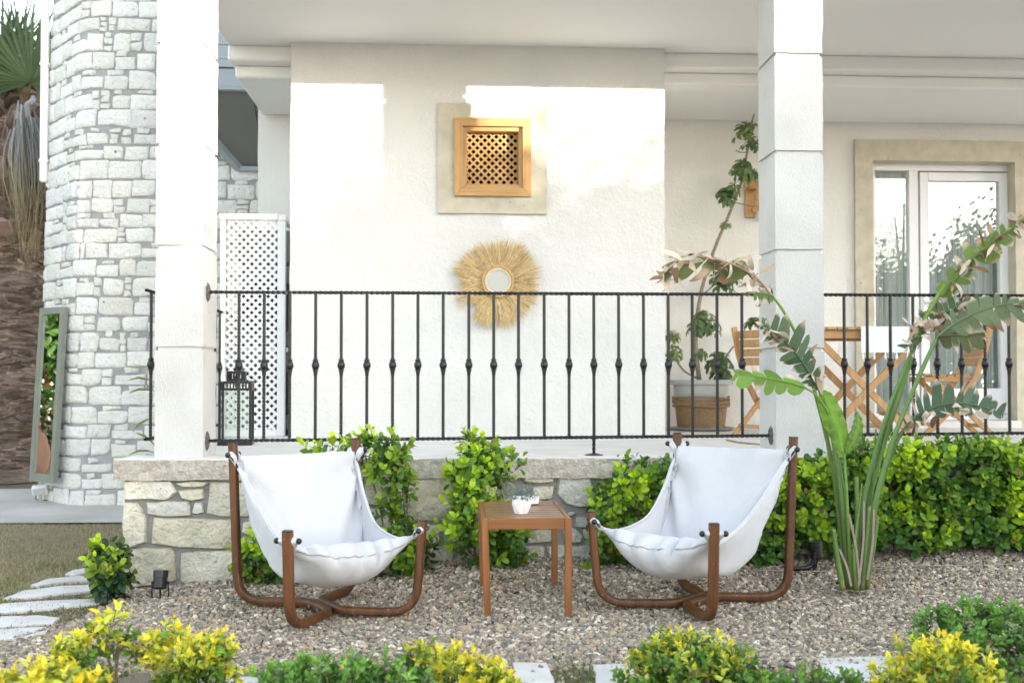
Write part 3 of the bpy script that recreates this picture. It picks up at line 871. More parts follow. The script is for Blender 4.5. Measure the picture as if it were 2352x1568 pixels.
m_ = MB(); rough_box(m_, -1.735, 7.2, 5.628, 5.97, FLOOR - .02, FLOOR + .0025, .05, .003, 11); m_.build('coping_wash', M['cap_top'], tw, smooth=True)

# ================================================================== HOUSE
house = thing('house', 'white rendered house with a columned terrace, patio door and lattice window', 'house', (1.5, 7.5, FLOOR))
ZC = 3.417
YM, YB = 7.69, 9.0
wx0, wx1 = at(1060, 360, Y=YM).x, at(1206, 360, Y=YM).x
wz1, wz0 = at(1130, 289, Y=YM).z, at(1130, 434, Y=YM).z
mb = MB()
mx0, mx1 = -1.163, 1.545
for b_ in ((mx0, wx0, FLOOR, ZC), (wx1, mx1, FLOOR, ZC), (wx0, wx1, FLOOR, wz0), (wx0, wx1, wz1, ZC)):
    rough_box(mb, b_[0], b_[1], YM, YM + .26, b_[2], b_[3], .07, .006, 5)
rough_box(mb, mx0, mx0 + .2, YM + .26, YB, FLOOR, ZC, .1, .006, 5); rough_box(mb, mx1 - .2, mx1, YM + .26, YB, FLOOR, ZC, .1, .006, 5)
mb.build('projecting_wall', M['plaster'], house, smooth=40)
# rear wall with the door opening
dx0, dx1 = at(2004, 700, Y=YB).x, at(2330, 700, Y=YB).x
dz1 = at(2150, 372, Y=YB).z
mb = MB()
for b_ in ((-1.63, dx0 - .02, FLOOR - .1, ZC), (dx1 + .02, 7.2, FLOOR - .1, ZC), (dx0 - .02, dx1 + .02, dz1 + .02, ZC)):
    rough_box(mb, b_[0], b_[1], YB, YB + .25, b_[2], b_[3], .1, .005, 5)
mb.build('rear_wall', M['plaster_rear'], house, smooth=40)
mb = MB(); mb.bbox(-1.635, 7.3, 5.70, 9.26, ZC, ZC + .26, .012); mb.build('ceiling', M['ceiling'], house)
mb = MB(); mb.bbox(-1.63, mx0, 7.776, YB, 3.305, ZC, .012); mb.bbox(mx1, 7.2, 7.776, YB, 3.305, ZC, .012)
mb.build('cornice', M['ceiling'], house)
mb = MB(); mb.bbox(-1.60, mx0 + .002, 7.90, YB, 3.214, 3.304, .012); mb.bbox(mx1 - .002, 7.2, 7.90, YB, 3.214, 3.304, .012)
mb.build('cornice', M['ceiling'], house)
mb = MB(); mb.bbox(-1.45, 7.2, 7.3, 9.24, ZC + .262, 6.3, .012); mb.build('added_upper_wall', M['plaster'], house)  # unseen storey added to keep sun off the tower
# inside of the room behind the door
mb = MB()
mb.box(2.6, 6.4, 9.25, 9.26, .5, 3.2); 
mb2 = MB(); mb2.grid([[Vector((x, 11.5, z)) for z in (.5, 3.2)] for x in (2.4, 6.6)]); mb2.grid([[Vector((x, y, .56)) for y in (9.2, 11.5)] for x in (2.4, 6.6)])
mb2.grid([[Vector((2.4, y, z)) for z in (.5, 3.2)] for y in (9.26, 11.5)]); mb2.grid([[Vector((6.6, y, z)) for z in (.5, 3.2)] for y in (9.26, 11.5)]); mb2.grid([[Vector((x, y, 3.2)) for y in (9.26, 11.5)] for x in (2.4, 6.6)])
mb2.build('room', M['interior'], house)
# columns of rendered blocks
for cx0, cx1, lab in ((-1.563, -1.313, 'left terrace column of white rendered blocks, sunlit on its inner face'), (1.751, 2.019, 'right terrace column of white rendered blocks behind the leaning plant')):
    mb = MB(); mb.box(cx0 + .012, cx1 - .012, 5.712, 5.998, FLOOR, ZC)
    core = mb.build('column', M['column'], house, label=lab)
    js = [FLOOR + .002, 1.160, 1.695, 2.235, 2.770, 3.305, ZC - .002]
    for k in range(len(js) - 1):
        m_ = MB(); rough_box(m_, cx0, cx1, 5.70, 6.01, js[k] + (.011 if k else 0), js[k + 1] - (.011 if k < len(js) - 2 else 0), .035, .0035, 9, seed=k)
        m_.build('block', M['column'], core, smooth=40)

# lattice window
sx0, sx1 = at(1006, 360, Y=YM - .03).x, at(1256, 360, Y=YM - .03).x
sz1, sz0 = at(1130, 238, Y=YM - .03).z, at(1130, 490, Y=YM - .03).z
fx0, fx1 = at(1044, 360, Y=YM - .06).x, at(1220, 360, Y=YM - .06).x
fz1, fz0 = at(1130, 271, Y=YM - .06).z, at(1130, 450, Y=YM - .06).z
mb = MB()
rough_box(mb, sx0, fx0 + .02, YM - .03, YM + .01, sz0, sz1, .05, .003); rough_box(mb, fx1 - .02, sx1, YM - .03, YM + .01, sz0, sz1, .05, .003)
rough_box(mb, fx0 + .02, fx1 - .02, YM - .03, YM + .01, sz0, fz0 + .02, .05, .003); rough_box(mb, fx0 + .02, fx1 - .02, YM - .03, YM + .01, fz1 - .02, sz1, .05, .003)
win = mb.build('window', M['surround'], house, smooth=40, label='small square window with pine lattice in a sandy plaster surround')
fw = (fx1 - fx0) * .108
def mitred(mbs, x0, x1, z0, z1, w, y0, y1):
    """four mitred boards of a frame, each its own mesh"""
    o = [(x0, z0), (x1, z0), (x1, z1), (x0, z1)]; i_ = [(x0 + w, z0 + w), (x1 - w, z0 + w), (x1 - w, z1 - w), (x0 + w, z1 - w)]
    res = []
    for k in range(4):
        a, b_, c, d = o[k], o[(k + 1) % 4], i_[(k + 1) % 4], i_[k]
        g_ = .0008
        m_ = MB()
        vs = [Vector((p[0], y, p[1])) for y in (y0, y1) for p in (a, b_, c, d)]
        cc = sum(vs, Vector()) / 8
        vs = [v + (cc - v).normalized() * g_ for v in vs]
        m_.add(vs, [(0, 1, 2, 3), (7, 6, 5, 4), (0, 4, 5, 1), (1, 5, 6, 2), (2, 6, 7, 3), (3, 7, 4, 0)])
        res.append((m_, k))
    return res
M['pine_x'] = wood_mat('varnished_pine_rail', (.42, .225, .075), (.56, .34, .14), 0, .8, .45)
for m_, k in mitred(None, fx0, fx1, fz0, fz1, fw, YM - .062, YM - .005): m_.build('frame', M['pine'] if k in (1, 3) else M['pine_x'], win)
for m_, k in mitred(None, fx0 + fw * .98, fx1 - fw * .98, fz0 + fw * .98, fz1 - fw * .98, fw * .52, YM - .035, YM + .09): m_.build('inner_frame', M['pine'] if k in (1, 3) else M['pine_x'], win)
def lattice(x0, x1, z0, z1, y, pitch, w, t, mat, parent, name='slat', ang=45):
    """two layers of slats, each cut to the opening"""
    for lay_ in (0, 1):
        s_ = 1 if lay_ else -1
        d = Vector((math.cos(R(ang)) * s_, 0, math.sin(R(ang)))); nrm = Vector((-d.z, 0, d.x))
        cx_, cz_ = (x0 + x1) / 2, (z0 + z1) / 2
        half = (abs(nrm.x) * (x1 - x0) + abs(nrm.z) * (z1 - z0)) / 2
        k0 = int(half / pitch) + 1
        for k in range(-k0, k0 + 1):
            o_ = Vector((cx_, y, cz_)) + nrm * (k * pitch)
            lo, hi = -1e9, 1e9
            for ax, mn, mx_ in ((0, x0, x1), (2, z0, z1)):
                a = (mn - o_[ax]) / d[ax]; b_ = (mx_ - o_[ax]) / d[ax]
                lo = max(lo, min(a, b_)); hi = min(hi, max(a, b_))
            if hi - lo < w: continue
            m_ = MB()
            yy = Vector((0, (t * 1.02) * lay_, 0))
            m_.plank(o_ + d * lo + yy, o_ + d * hi + yy, w, t, (0, 1, 0), 0, t * .12)
            m_.build(name, mat, parent)
iw = fw * 1.46
lattice(fx0 + iw, fx1 - iw, fz0 + iw, fz1 - iw, YM + .035, .0392, .0145, .005, M['pine'], win)
mb = MB(); mb.box(wx0 - .05, wx1 + .05, YM + .20, YM + .21, wz0 - .05, wz1 + .05); mb.build('dark_sheet', M['darkgap'], win)  # near-black sheet: darkness of the recess put into its colour

# patio door
sdx0 = at(1966, 700, Y=YB - .035).x
sdz1 = at(2150, 322, Y=YB - .035).z
mb = MB()
rough_box(mb, sdx0, dx0, YB - .035, YB + .14, FLOOR, dz1, .05, .004); rough_box(mb, dx1, dx1 + .30, YB - .035, YB + .14, FLOOR, dz1, .05, .004)
rough_box(mb, sdx0, dx1 + .30, YB - .035, YB + .14, dz1, sdz1, .05, .004)
mb.build('door_surround', M['surround'], house, smooth=40)
YD = YB + .10
mb = MB()
fz = FLOOR + .06
def px(x): return at(x, 700, Y=YD).x
def pz(y): return at(2150, y, Y=YD).z
def rect_frame(mb, x0, x1, z0, z1, w, y0, y1, wb=None):
    mb.bbox(x0, x0 + w, y0, y1, z0, z1, .004); mb.bbox(x1 - w, x1, y0, y1, z0, z1, .004)
    mb.bbox(x0 + w, x1 - w, y0, y1, z1 - w, z1, .004); mb.bbox(x0 + w, x1 - w, y0, y1, z0, z0 + (wb or w), .004)
ox0, ox1 = dx0 - .02, dx1 + .005
oz1 = dz1 + .005
mb.bbox(ox0, px(2012), YD, YD + .07, fz, oz1, .004); mb.bbox(px(2322), ox1, YD, YD + .07, fz, oz1, .004)
mb.bbox(px(2012), px(2322), YD, YD + .07, pz(393), oz1, .004); mb.bbox(px(2090), px(2112), YD, YD + .07, fz, pz(393), .004)
mb.bbox(px(2012), px(2322), YD, YD + .07, fz, fz + .05, .004)
door = mb.build('patio_door', M['upvc'], house)
mb = MB()
rect_frame(mb, px(2114), px(2316), fz + .055, pz(396), px(2131) - px(2114) + .01, YD - .012, YD + .055, .22)
mb.build('door_leaf', M['upvc'], door)
m_ = MB(); m_.box(px(2128), px(2300), YD + .02, YD + .026, fz + .2, pz(412)); m_.build('glass', M['pane'], door)
m_ = MB(); m_.box(px(2010), px(2092), YD + .035, YD + .041, fz + .04, pz(391)); m_.build('glass', M['pane'], door)
m_ = MB(); hx = px(2122); hz = pz(715)
m_.bbox(hx - .016, hx + .016, YD - .022, YD - .01, pz(735), pz(678), .004); m_.tube([(hx, YD - .02, pz(694)), (hx, YD - .06, pz(694)), (hx + .012, YD - .066, pz(694)), (hx + .115, YD - .066, pz(694))], .010, 8)
m_.build('handle', M['upvc'], door, smooth=40)
m_ = MB(); m_.lathe([(.008, 0), (.008, .006)], 10, Matrix.Translation((hx, YD - .022, pz(718))) @ Matrix.Rotation(R(90), 4, 'X')); m_.build('keyhole', M['steel'], door)
# string curtain with soft folds
curt = thing('string_curtain', 'striped grey string curtain hanging behind the patio door glass', 'curtain', (px(2150), YD + .2, pz(380)))
for xa, xb, nm in ((px(2008), px(2092), 'curtain'), (px(2126), px(2163), 'curtain'), (px(2163), px(2306), 'curtain')):
    P = []
    k = int((xb - xa) / .012)
    dd = .075 if xa != px(2163) else .12
    for i in range(k + 1):
        x = xa + (xb - xa) * i / k
        P.append([Vector((x, YD + dd + .018 * math.sin(x * 55 + 1.5 * math.sin(x * 17)), z)) for z in (FLOOR + .02, 1.5, pz(380))])
    m_ = MB(); m_.grid(P); m_.build('panel', M['curtain'], curt, smooth=True)
m_ = MB(); rough_box(m_, dx0, dx1, YB - .10, YB + .12, FLOOR + .001, FLOOR + .058, .1, .002); m_.build('threshold', M['floor'], door)
# ================================================================== RAILINGS
YR = 5.79
RT = at(1000, 673, Y=YR).z
RB0, RB1 = at(480, 1012, Y=YR).z, at(1760, 1000, Y=YR).z
ZB = at(1000, 838, Y=YR).z
def twist_bar(mb, z0, z1, w, turns, seg):
    pts = [(0, 0, z0 + (z1 - z0) * i / seg) for i in range(seg + 1)]
    vs = []; h = w / 2
    for i, p in enumerate(pts):
        a = 2 * math.pi * turns * i / seg
        for j in range(4):
            t = a + math.pi / 4 + j * math.pi / 2
            vs.append((math.cos(t) * h * 1.414, math.sin(t) * h * 1.414, p[2]))
    fs = [(i * 4 + j, i * 4 + (j + 1) % 4, (i + 1) * 4 + (j + 1) % 4, (i + 1) * 4 + j) for i in range(seg) for j in range(4)]
    mb.add(vs, fs)
HB = RT - (RB0 + RB1) / 2
mb = MB()
zb = ZB - (RB0 + RB1) / 2
twist_bar(mb, -.008, zb - .030, .0135, 5.5, 62); twist_bar(mb, zb + .030, HB + .006, .0135, 5.5, 62)
mb.lathe([(.0085, -.06), (.0105, -.045), (.0115, -.032), (.0165, -.030), (.0165, -.025), (.012, -.023), (.017, -.016), (.0205, -.006), (.0205, .006), (.017, .016), (.012, .023), (.0165, .025), (.0165, .030), (.0115, .032), (.010, .036)], 12, Matrix.Translation((0, 0, zb)))
bal_me = mb.mesh('baluster', M['iron'], smooth=35)
def twisted_rail(a, b, w=.0145):
    a, b = Vector(a), Vector(b); L = (b - a).length
    mb = MB(); twist_bar(mb, 0, L, w, L * 9, int(L * 70))
    q = (b - a).to_track_quat('Z', 'Y').to_matrix().to_4x4()
    mb.v = [tuple(Matrix.Translation(a) @ q @ Vector(v)) for v in mb.v]
    return mb
ros = MB()
k = 18
prof = [(.0, .010), (.012, .010), (.018, .006), (.030, .006), (.036, .010), (.046, .004), (.050, 0)]
vs = []
for r, z in prof:
    for j in range(36):
        rr = r * (1 + (.10 * math.cos(j * 2 * math.pi * 9 / 36) if r > .03 else 0)) + 1e-4
        vs.append((rr * math.cos(j * math.pi / 18), rr * math.sin(j * math.pi / 18) * .8, z))
ros.add(vs, [(i * 36 + j, i * 36 + (j + 1) % 36, (i + 1) * 36 + (j + 1) % 36, (i + 1) * 36 + j) for i in range(len(prof) - 1) for j in range(36)])
ros_me = ros.mesh('rosette', M['pewter'], smooth=40)
def tilt(x): return RB0 + (RB1 - RB0) * (x + 1.31) / 3.06
def railing(label, loc, xa, xb, bx, roset, foot=None):
    r = thing('railing', label, 'railing', loc)
    o = Vector(loc)
    twisted_rail((xa, YR, RT), (xb, YR, RT)).build('top_rail', M['iron'], r)
    twisted_rail((xa, YR, tilt(xa)), (xb, YR, tilt(xb))).build('bottom_rail', M['iron'], r)
    for x in bx:
        zt = tilt(x)
        link('baluster', bal_me, r, Vector((x, YR, zt)) - o, scale=(1, 1, (RT - zt) / HB))
    for x, s_ in roset:
        for z in (RT, tilt(x)):
            link('rosette', ros_me, r, Vector((x, YR, z)) - o, rot=(0, R(90) * s_, 0))
    if foot is not None:
        mb = MB(); twist_bar(mb, FLOOR, tilt(foot), .0145, 1, 8); mb.v = [(v[0] + foot, v[1] + YR, v[2]) for v in mb.v]
        mb.lathe([(.052, 0), (.050, .003), (.03, .008), (.012, .012)], 14, Matrix.Translation((foot, YR, FLOOR + .003)))
        mb.build('foot', M['iron'], r)
    return r
bxs = [at(x, 750, Y=YR).x for x in (549, 607, 666, 725, 784, 843, 902, 960, 1018, 1077, 1134, 1191, 1250, 1307, 1364, 1421, 1478, 1535, 1590, 1647, 1704)]
rl = railing('black wrought iron railing with twisted balusters spanning between the two columns', (0.2, YR, FLOOR), -1.312, 1.750, bxs, ((-1.312, 1), (1.750, -1)), foot=at(1364, 1000, Y=YR).x)
f2 = MB(); xx = bxs[6]; twist_bar(f2, FLOOR, tilt(xx), .0145, 1, 8); f2.v = [(v[0] + xx, v[1] + YR, v[2]) for v in f2.v]
f2.lathe([(.052, 0), (.050, .003), (.03, .008), (.012, .012)], 14, Matrix.Translation((xx, YR, FLOOR + .003))); f2.build('foot', M['iron'], rl)
bxs2 = [at(x, 750, Y=YR).x for x in (1939, 1992, 2045, 2097, 2152, 2208, 2262, 2317)] + [4.1 - .0 + .142 * i - 1.0 + .0 for i in range(12)]
x8 = at(2317, 750, Y=YR).x
bxs2 = bxs2[:8] + [x8 + .1395 * (i + 1) for i in range(10)]
railing('black wrought iron railing with twisted balusters right of the right column', (3.2, YR, FLOOR), 2.020, bxs2[-1] + .1, bxs2, ((2.022, 1),))
# side railing running back from the left column
r3 = thing('railing', 'black wrought iron side railing running back beside the left column', 'railing', (-1.675, 6.6, FLOOR))
XS = -1.675
twisted_rail((XS, 5.93, RT + .02), (XS, 8.6, RT + .02)).build('top_rail', M['iron'], r3)
twisted_rail((XS, 5.93, RB0), (XS, 8.6, RB0)).build('bottom_rail', M['iron'], r3)
for i in range(18):
    link('baluster', bal_me, r3, Vector((XS, 6.03 + .146 * i, RB0)) - Vector((-1.675, 6.6, FLOOR)), scale=(1, 1, (RT + .02 - RB0) / HB))

# ================================================================== SLING CHAIRS
CW, CD, HF, HR, SPL = .5614, .6415, .4149, .7277, .0737
def oval(w, d, n=12, p=2.8):
    o = []
    for j in range(n):
        t = 2 * math.pi * (j + .5) / n
        c_, s_ = math.cos(t), math.sin(t)
        o.append((w / 2 * math.copysign(abs(c_) ** (2 / p), c_), d / 2 * math.copysign(abs(s_) ** (2 / p), s_)))
    return o
def fillet(pts, rad, seg=7):
    pts = [Vector(p) for p in pts]; out = [pts[0]]
    for i in range(1, len(pts) - 1):
        a, b_, c_ = pts[i - 1], pts[i], pts[i + 1]
        r = rad[i - 1]
        p0 = b_ + (a - b_).normalized() * min(r, (a - b_).length * .48); p1 = b_ + (c_ - b_).normalized() * min(r, (c_ - b_).length * .48)
        for k in range(seg + 1):
            t = k / seg; out.append(p0 * (1 - t) ** 2 + b_ * 2 * t * (1 - t) + p1 * t * t)
    out.append(pts[-1]); return out
def spline(pts, n=8):
    pts = [Vector(p) for p in pts]; P = [pts[0] * 2 - pts[1]] + pts + [pts[-1] * 2 - pts[-2]]
    out = []
    for i in range(1, len(P) - 2):
        for k in range(n):
            t = k / n
            out.append(.5 * ((2 * P[i]) + (P[i + 1] - P[i - 1]) * t + (2 * P[i - 1] - 5 * P[i] + 4 * P[i + 1] - P[i + 2]) * t * t + (3 * P[i] - P[i - 1] - 3 * P[i + 1] + P[i + 2]) * t ** 3))
    out.append(pts[-1]); return out

def make_chair():
    root = thing('sling_chair', '', 'chair', (0, 0, 0), 'sling chairs on the gravel')
    ORG[root.name] = Vector((0, 0, 0))
    w, d = CW / 2, CD / 2
    zf = .024
    posts = {}
    for s_ in (-1, 1):
        k = 1 + SPL
        pf, pr = Vector((s_ * w * k, -d * k, HF)), Vector((s_ * w * k, d * k, HR))
        path = fillet([pf, (s_ * w, -d, zf), (s_ * .024, -.115, zf), (s_ * .024, .115, zf), (s_ * w, d, zf), pr], [.115, .05, .05, .115])
        # dense straight runs keep the section steady
        mb = MB(); mb.sweep(path, oval(.042, .035, 16, 4.0), up=(s_ * -.7, .7, 0))
        b_ = mb.build('frame', M['chairwood'], root, smooth=50)
        for p, dr in ((pf, (pf - Vector((s_ * w, -d, 0))).normalized()), (pr, (pr - Vector((s_ * w, d, 0))).normalized())):
            m_ = MB(); m_.sweep([p - dr * .001, p + dr * .004], oval(.040, .033, 16, 4.0), up=(s_ * -.7, .7, 0)); m_.build('end_cap', M['blackplastic'], root, smooth=50)
            drop = .038 if p is pf else .05
            c_ = p - dr * drop
            diag = Vector((c_.x, c_.y, 0)).normalized(); ax = Vector((-diag.y, diag.x, 0))
            posts[(s_, p is pf)] = (c_, ax, diag)
            m_ = MB(); m_.tube([c_ - ax * .044, c_ + ax * .044], .006, 8); m_.ball(c_ - ax * .046, .0125, 12, 8); m_.ball(c_ + ax * .046, .0125, 12, 8)
            m_.build('peg', M['blackplastic'], root, smooth=60)
    m_ = MB()
    for y in (-.05, .05):
        m_.lathe([(.001, -.056), (.010, -.056), (.010, -.050), (.005, -.049), (.005, .049), (.010, .050), (.010, .056), (.001, .056)], 6, Matrix.Translation((0, y, zf)) @ Matrix.Rotation(R(90), 4, 'Y'), caps=False)
    m_.build('bolt', M['steel'], root)
    # sling: seat and back in one sheet, gusset sides
    eF = .95
    NV, NU = 60, 56
    cen = spline([(0, -.275, .330), (0, -.345, .268), (0, -.305, .195), (0, -.17, .158), (0, -.02, .168), (0, .075, .225), (0, .16, .350), (0, .245, .520), (0, .315, .672)], 12)
    eL = spline([(-w * 1.0, -d * .98, HF - .062), (-w * .94, -d * .80, HF - .085), (-w * .86, -d * .45, .335), (-w * .84, 0, .375), (-w * .90, d * .45, .475), (-w * .97, d * .82, .590), (-w * 1.02, d * 1.02, HR - .085)], 12)
    def samp(P, t):
        i = min(int(t * (len(P) - 1)), len(P) - 2); return P[i].lerp(P[i + 1], t * (len(P) - 1) - i)
    CR = .74
    def S(u, v, off=0.0):
        e0 = samp(eL, v); e1 = Vector((-e0.x, e0.y, e0.z)); c_ = samp(cen, v)
        t = 2 * u - 1; q = abs(t)
        k = ss(.16, .50, v)                          # round belly in front, flat back with gusset sides behind
        wr_ = 1 - q ** 2.5
        wb_ = (.93 + .07 * (1 - (q / CR) ** 2)) if q < CR else .93 * (1 - ((q - CR) / (1 - CR)) ** 1.15)
        wgt = wr_ * (1 - k) + wb_ * k
        xb = (q / CR * .965) if q < CR else .965 + .035 * (q - CR) / (1 - CR)
        xx = (q * (1 - k) + xb * k) * (1 if t > 0 else -1)
        xx *= 1 - .24 * wgt * math.exp(-((v - .36) / .22) ** 2)
        E = e0.lerp(e1, .5 + .5 * xx)
        mid = (e0 + e1) / 2
        p = E + (c_ - mid) * wgt
        # quilting puckers near the front hem and draped folds over the back
        f_ = math.exp(-((v - .06) / .10) ** 2)
        pk = f_ * .017 * math.sin(u * 34 + 1.3 * math.sin(u * 9)) * (1 - abs(t) ** 4)
        wr = .018 * noise.noise(Vector((u * 3.2 + v * 1.4, v * 3.4, 1.7))) + .011 * noise.noise(Vector((u * 9 - v * 6, v * 5, 4.2)))
        # creases that run from the top corners
        cr = 0
        for s_ in (-1, 1):
            a = (t * s_ - 1) * .9; b_ = (1 - v) * 1.1
            ang_ = math.atan2(b_, -a + 1e-5); rr = math.hypot(a, b_)
            cr += .019 * math.sin(ang_ * 15 + s_) * math.exp(-((rr - .35) / .33) ** 2)
        return p + Vector((0, -1, .35)) * (wr + cr * .8 + pk) * (1 - abs(t) ** 6)
    vlist = [i / NV for i in range(NV + 1)]
    P = [[S(j / NU, v) for j in range(NU + 1)] for v in vlist]
    # thickness: second skin below, closed round the edge
    def nrm(i, j):
        a = P[min(i + 1, NV)][j] - P[max(i - 1, 0)][j]; b_ = P[i][min(j + 1, NU)] - P[i][max(j - 1, 0)]
        n_ = b_.cross(a); return n_.normalized() if n_.length > 1e-9 else Vector((0, 0, 1))
    Q = [[P[i][j] - nrm(i, j) * (.016 if 0 < j < NU and 0 < i < NV else .010) * (1 if True else 1) for j in range(NU + 1)] for i in range(NV + 1)]
    mb = MB()
    nU = NU + 1
    base = [p for r_ in P for p in r_] + [p for r_ in Q for p in r_]
    o2 = (NV + 1) * nU
    fs = []
    for i in range(NV):
        for j in range(NU):
            a = i * nU + j
            fs.append((a, a + 1, a + nU + 1, a + nU)); fs.append((o2 + a, o2 + a + nU, o2 + a + nU + 1, o2 + a + 1))
    for i in range(NV):
        a, b_ = i * nU, (i + 1) * nU
        fs.append((a, b_, o2 + b_, o2 + a)); a += NU; b_ += NU; fs.append((a, o2 + a, o2 + b_, b_))
    for j in range(NU):
        a = j; fs.append((a, o2 + a, o2 + a + 1, a + 1)); a = NV * nU + j; fs.append((a, a + 1, o2 + a + 1, o2 + a))
    mb.add(base, fs)
    sl = mb.build('sling', M['cloth'], root, smooth=70)
    # hem seam along the front and edge piping
    m_ = MB(); m_.tube([S(j / 60, .085 + .004 * math.sin(j * 1.1)) + Vector((0, -.024, .001)) for j in range(2, 59)], .0034, 5); m_.build('seam', M['thread'], sl, smooth=True)
    for s_ in (0, 1):
        m_ = MB(); m_.tube([S(abs(s_ - .0001), i / 60) for i in range(61)], .006, 6); m_.build('edge_piping', M['cloth'], sl, smooth=True)
        m_ = MB(); m_.tube([S(abs(s_ - (1 - CR) / 2), .50 + .48 * i / 40) + Vector((0, -.003, .003)) for i in range(41)], .0026, 5); m_.build('seam', M['thread'], sl, smooth=True)
    # strap loops over the pegs
    for (s_, fr), (c_, ax, dg) in posts.items():
        v_ = 0.0 if fr else 1.0
        corner = S(.0 if s_ < 0 else 1.0, v_)
        for k in (-1, 1):
            a = c_ + ax * (.031 * k)
            wv = ax * .011
            lp = [corner + ax * .012 * k + Vector((0, 0, -.004)), corner.lerp(a, .5) - dg * .012 + ax * .006 * k + Vector((0, 0, .004)), a - dg * .010 + Vector((0, 0, .004)), a + Vector((0, 0, .0105)), a + dg * .0095, a - Vector((0, 0, .0105)), corner.lerp(a, .5) - Vector((0, 0, .018)), corner + ax * .012 * k - Vector((0, 0, .016))]
            lp = spline(lp, 4)
            mb = MB(); mb.sweep(lp, [(-.0125, -.0013), (.0125, -.0013), (.0125, .0013), (-.0125, .0013)], up=tuple(ax.cross((lp[1] - lp[0])).normalized()))
            mb.build('strap', M['cloth'], sl, smooth=40)
    return root
chair = make_chair()
chair.location = (-.5583, 4.7264, -.018); chair.rotation_euler = (0, 0, .5123)
chair['label'] = 'white canvas sling chair on brown bentwood frame left of the side table'
c2 = copy_tree(chair)
c2.location = (1.0548, 4.6301, .012); c2.rotation_euler = (0, 0, -.7718)
c2['label'] = 'white canvas sling chair on brown bentwood frame right of the side table'

# ================================================================== SIDE TABLE
tx0, tx1, ty0, ty1 = .119, .500, 4.47, 5.10
TZ = at(1205, 1190, Y=ty0).z
tb = thing('side_table', 'small slatted brown wooden side table between the two sling chairs', 'table', ((tx0 + tx1) / 2, 4.8, 0))
lw = .029
for x0, x1, y0, y1, lean in ((tx0, tx0 + lw, ty0, ty0 + lw, .014), (tx1 - lw, tx1, ty0, ty0 + lw, 0), (tx0, tx0 + lw, ty1 - lw, ty1, .012), (tx1 - lw, tx1, ty1 - lw, ty1, 0)):
    m_ = MB(); m_.bbox(x0, x1, y0, y1, -.015, TZ, .0025)
    m_.v = [(v[0] + lean * (1 - v[2] / TZ), v[1], v[2]) for v in m_.v]
    m_.build('leg', M['tablewood'], tb)
M['tablewood_x'] = wood_mat('side_table_rail', (.19, .068, .019), (.31, .12, .036), 0, .8, .38, .5)
M['tablewood_y'] = wood_mat('side_table_side_rail', (.18, .068, .022), (.28, .115, .04), 1, .8, .38, .5)
for y in (ty0 + .002, ty1 - .024):
    m_ = MB(); m_.bbox(tx0 + lw + .0005, tx1 - lw - .0005, y, y + .022, TZ - .046, TZ - .001, .002); m_.build('apron', M['tablewood_x'], tb)
for x in (tx0 + .002, tx1 - .022):
    m_ = MB(); m_.bbox(x, x + .020, ty0 + lw + .0005, ty1 - lw - .0005, TZ - .046, TZ - .001, .002); m_.build('apron', M['tablewood_y'], tb)
ns = 9
ya, yb = ty0 + .026, ty1 - .026
for i in range(ns):
    y0 = ya + (yb - ya) * i / ns
    m_ = MB(); m_.bbox(tx0 + .0235, tx1 - .0235, y0 + .0035, y0 + (yb - ya) / ns - .0035, TZ - .016, TZ - .0015, .002); m_.build('slat', M['tableslat'], tb)

# faceted planter with succulent, and small white bowl
PP = at(1199, 1181, z=TZ)
pl = thing('planter', 'faceted white ceramic planter with a small grey green succulent', 'planter', (PP.x, PP.y + .03, TZ))
c0 = Vector((PP.x, PP.y + .035, TZ))
mb = MB(); k = 6
rings = [(.030, 0, 0), (.043, .040, .5), (.038, .078, 0), (.034, .078, 0), (.034, .062, 0)]
vs = [c0 + Vector((r * math.cos(2 * math.pi * (j + o_ + .25) / k), r * math.sin(2 * math.pi * (j + o_ + .25) / k), z + .0005)) for r, z, o_ in rings for j in range(k)]
fs = []
for j in range(k):
    a, b_ = j, (j + 1) % k
    fs += [(a, b_, k + a), (b_, k + b_, k + a), (k + a, 2 * k + b_, 2 * k + a), (k + a, k + b_, 2 * k + b_)]
    for i in (2, 3): fs.append((i * k + a, i * k + b_, (i + 1) * k + b_, (i + 1) * k + a))
fs += [tuple(range(k - 1, -1, -1)), tuple(4 * k + j for j in range(k))]
mb.add(vs, fs); mb.build('pot', M['marbled'], pl)

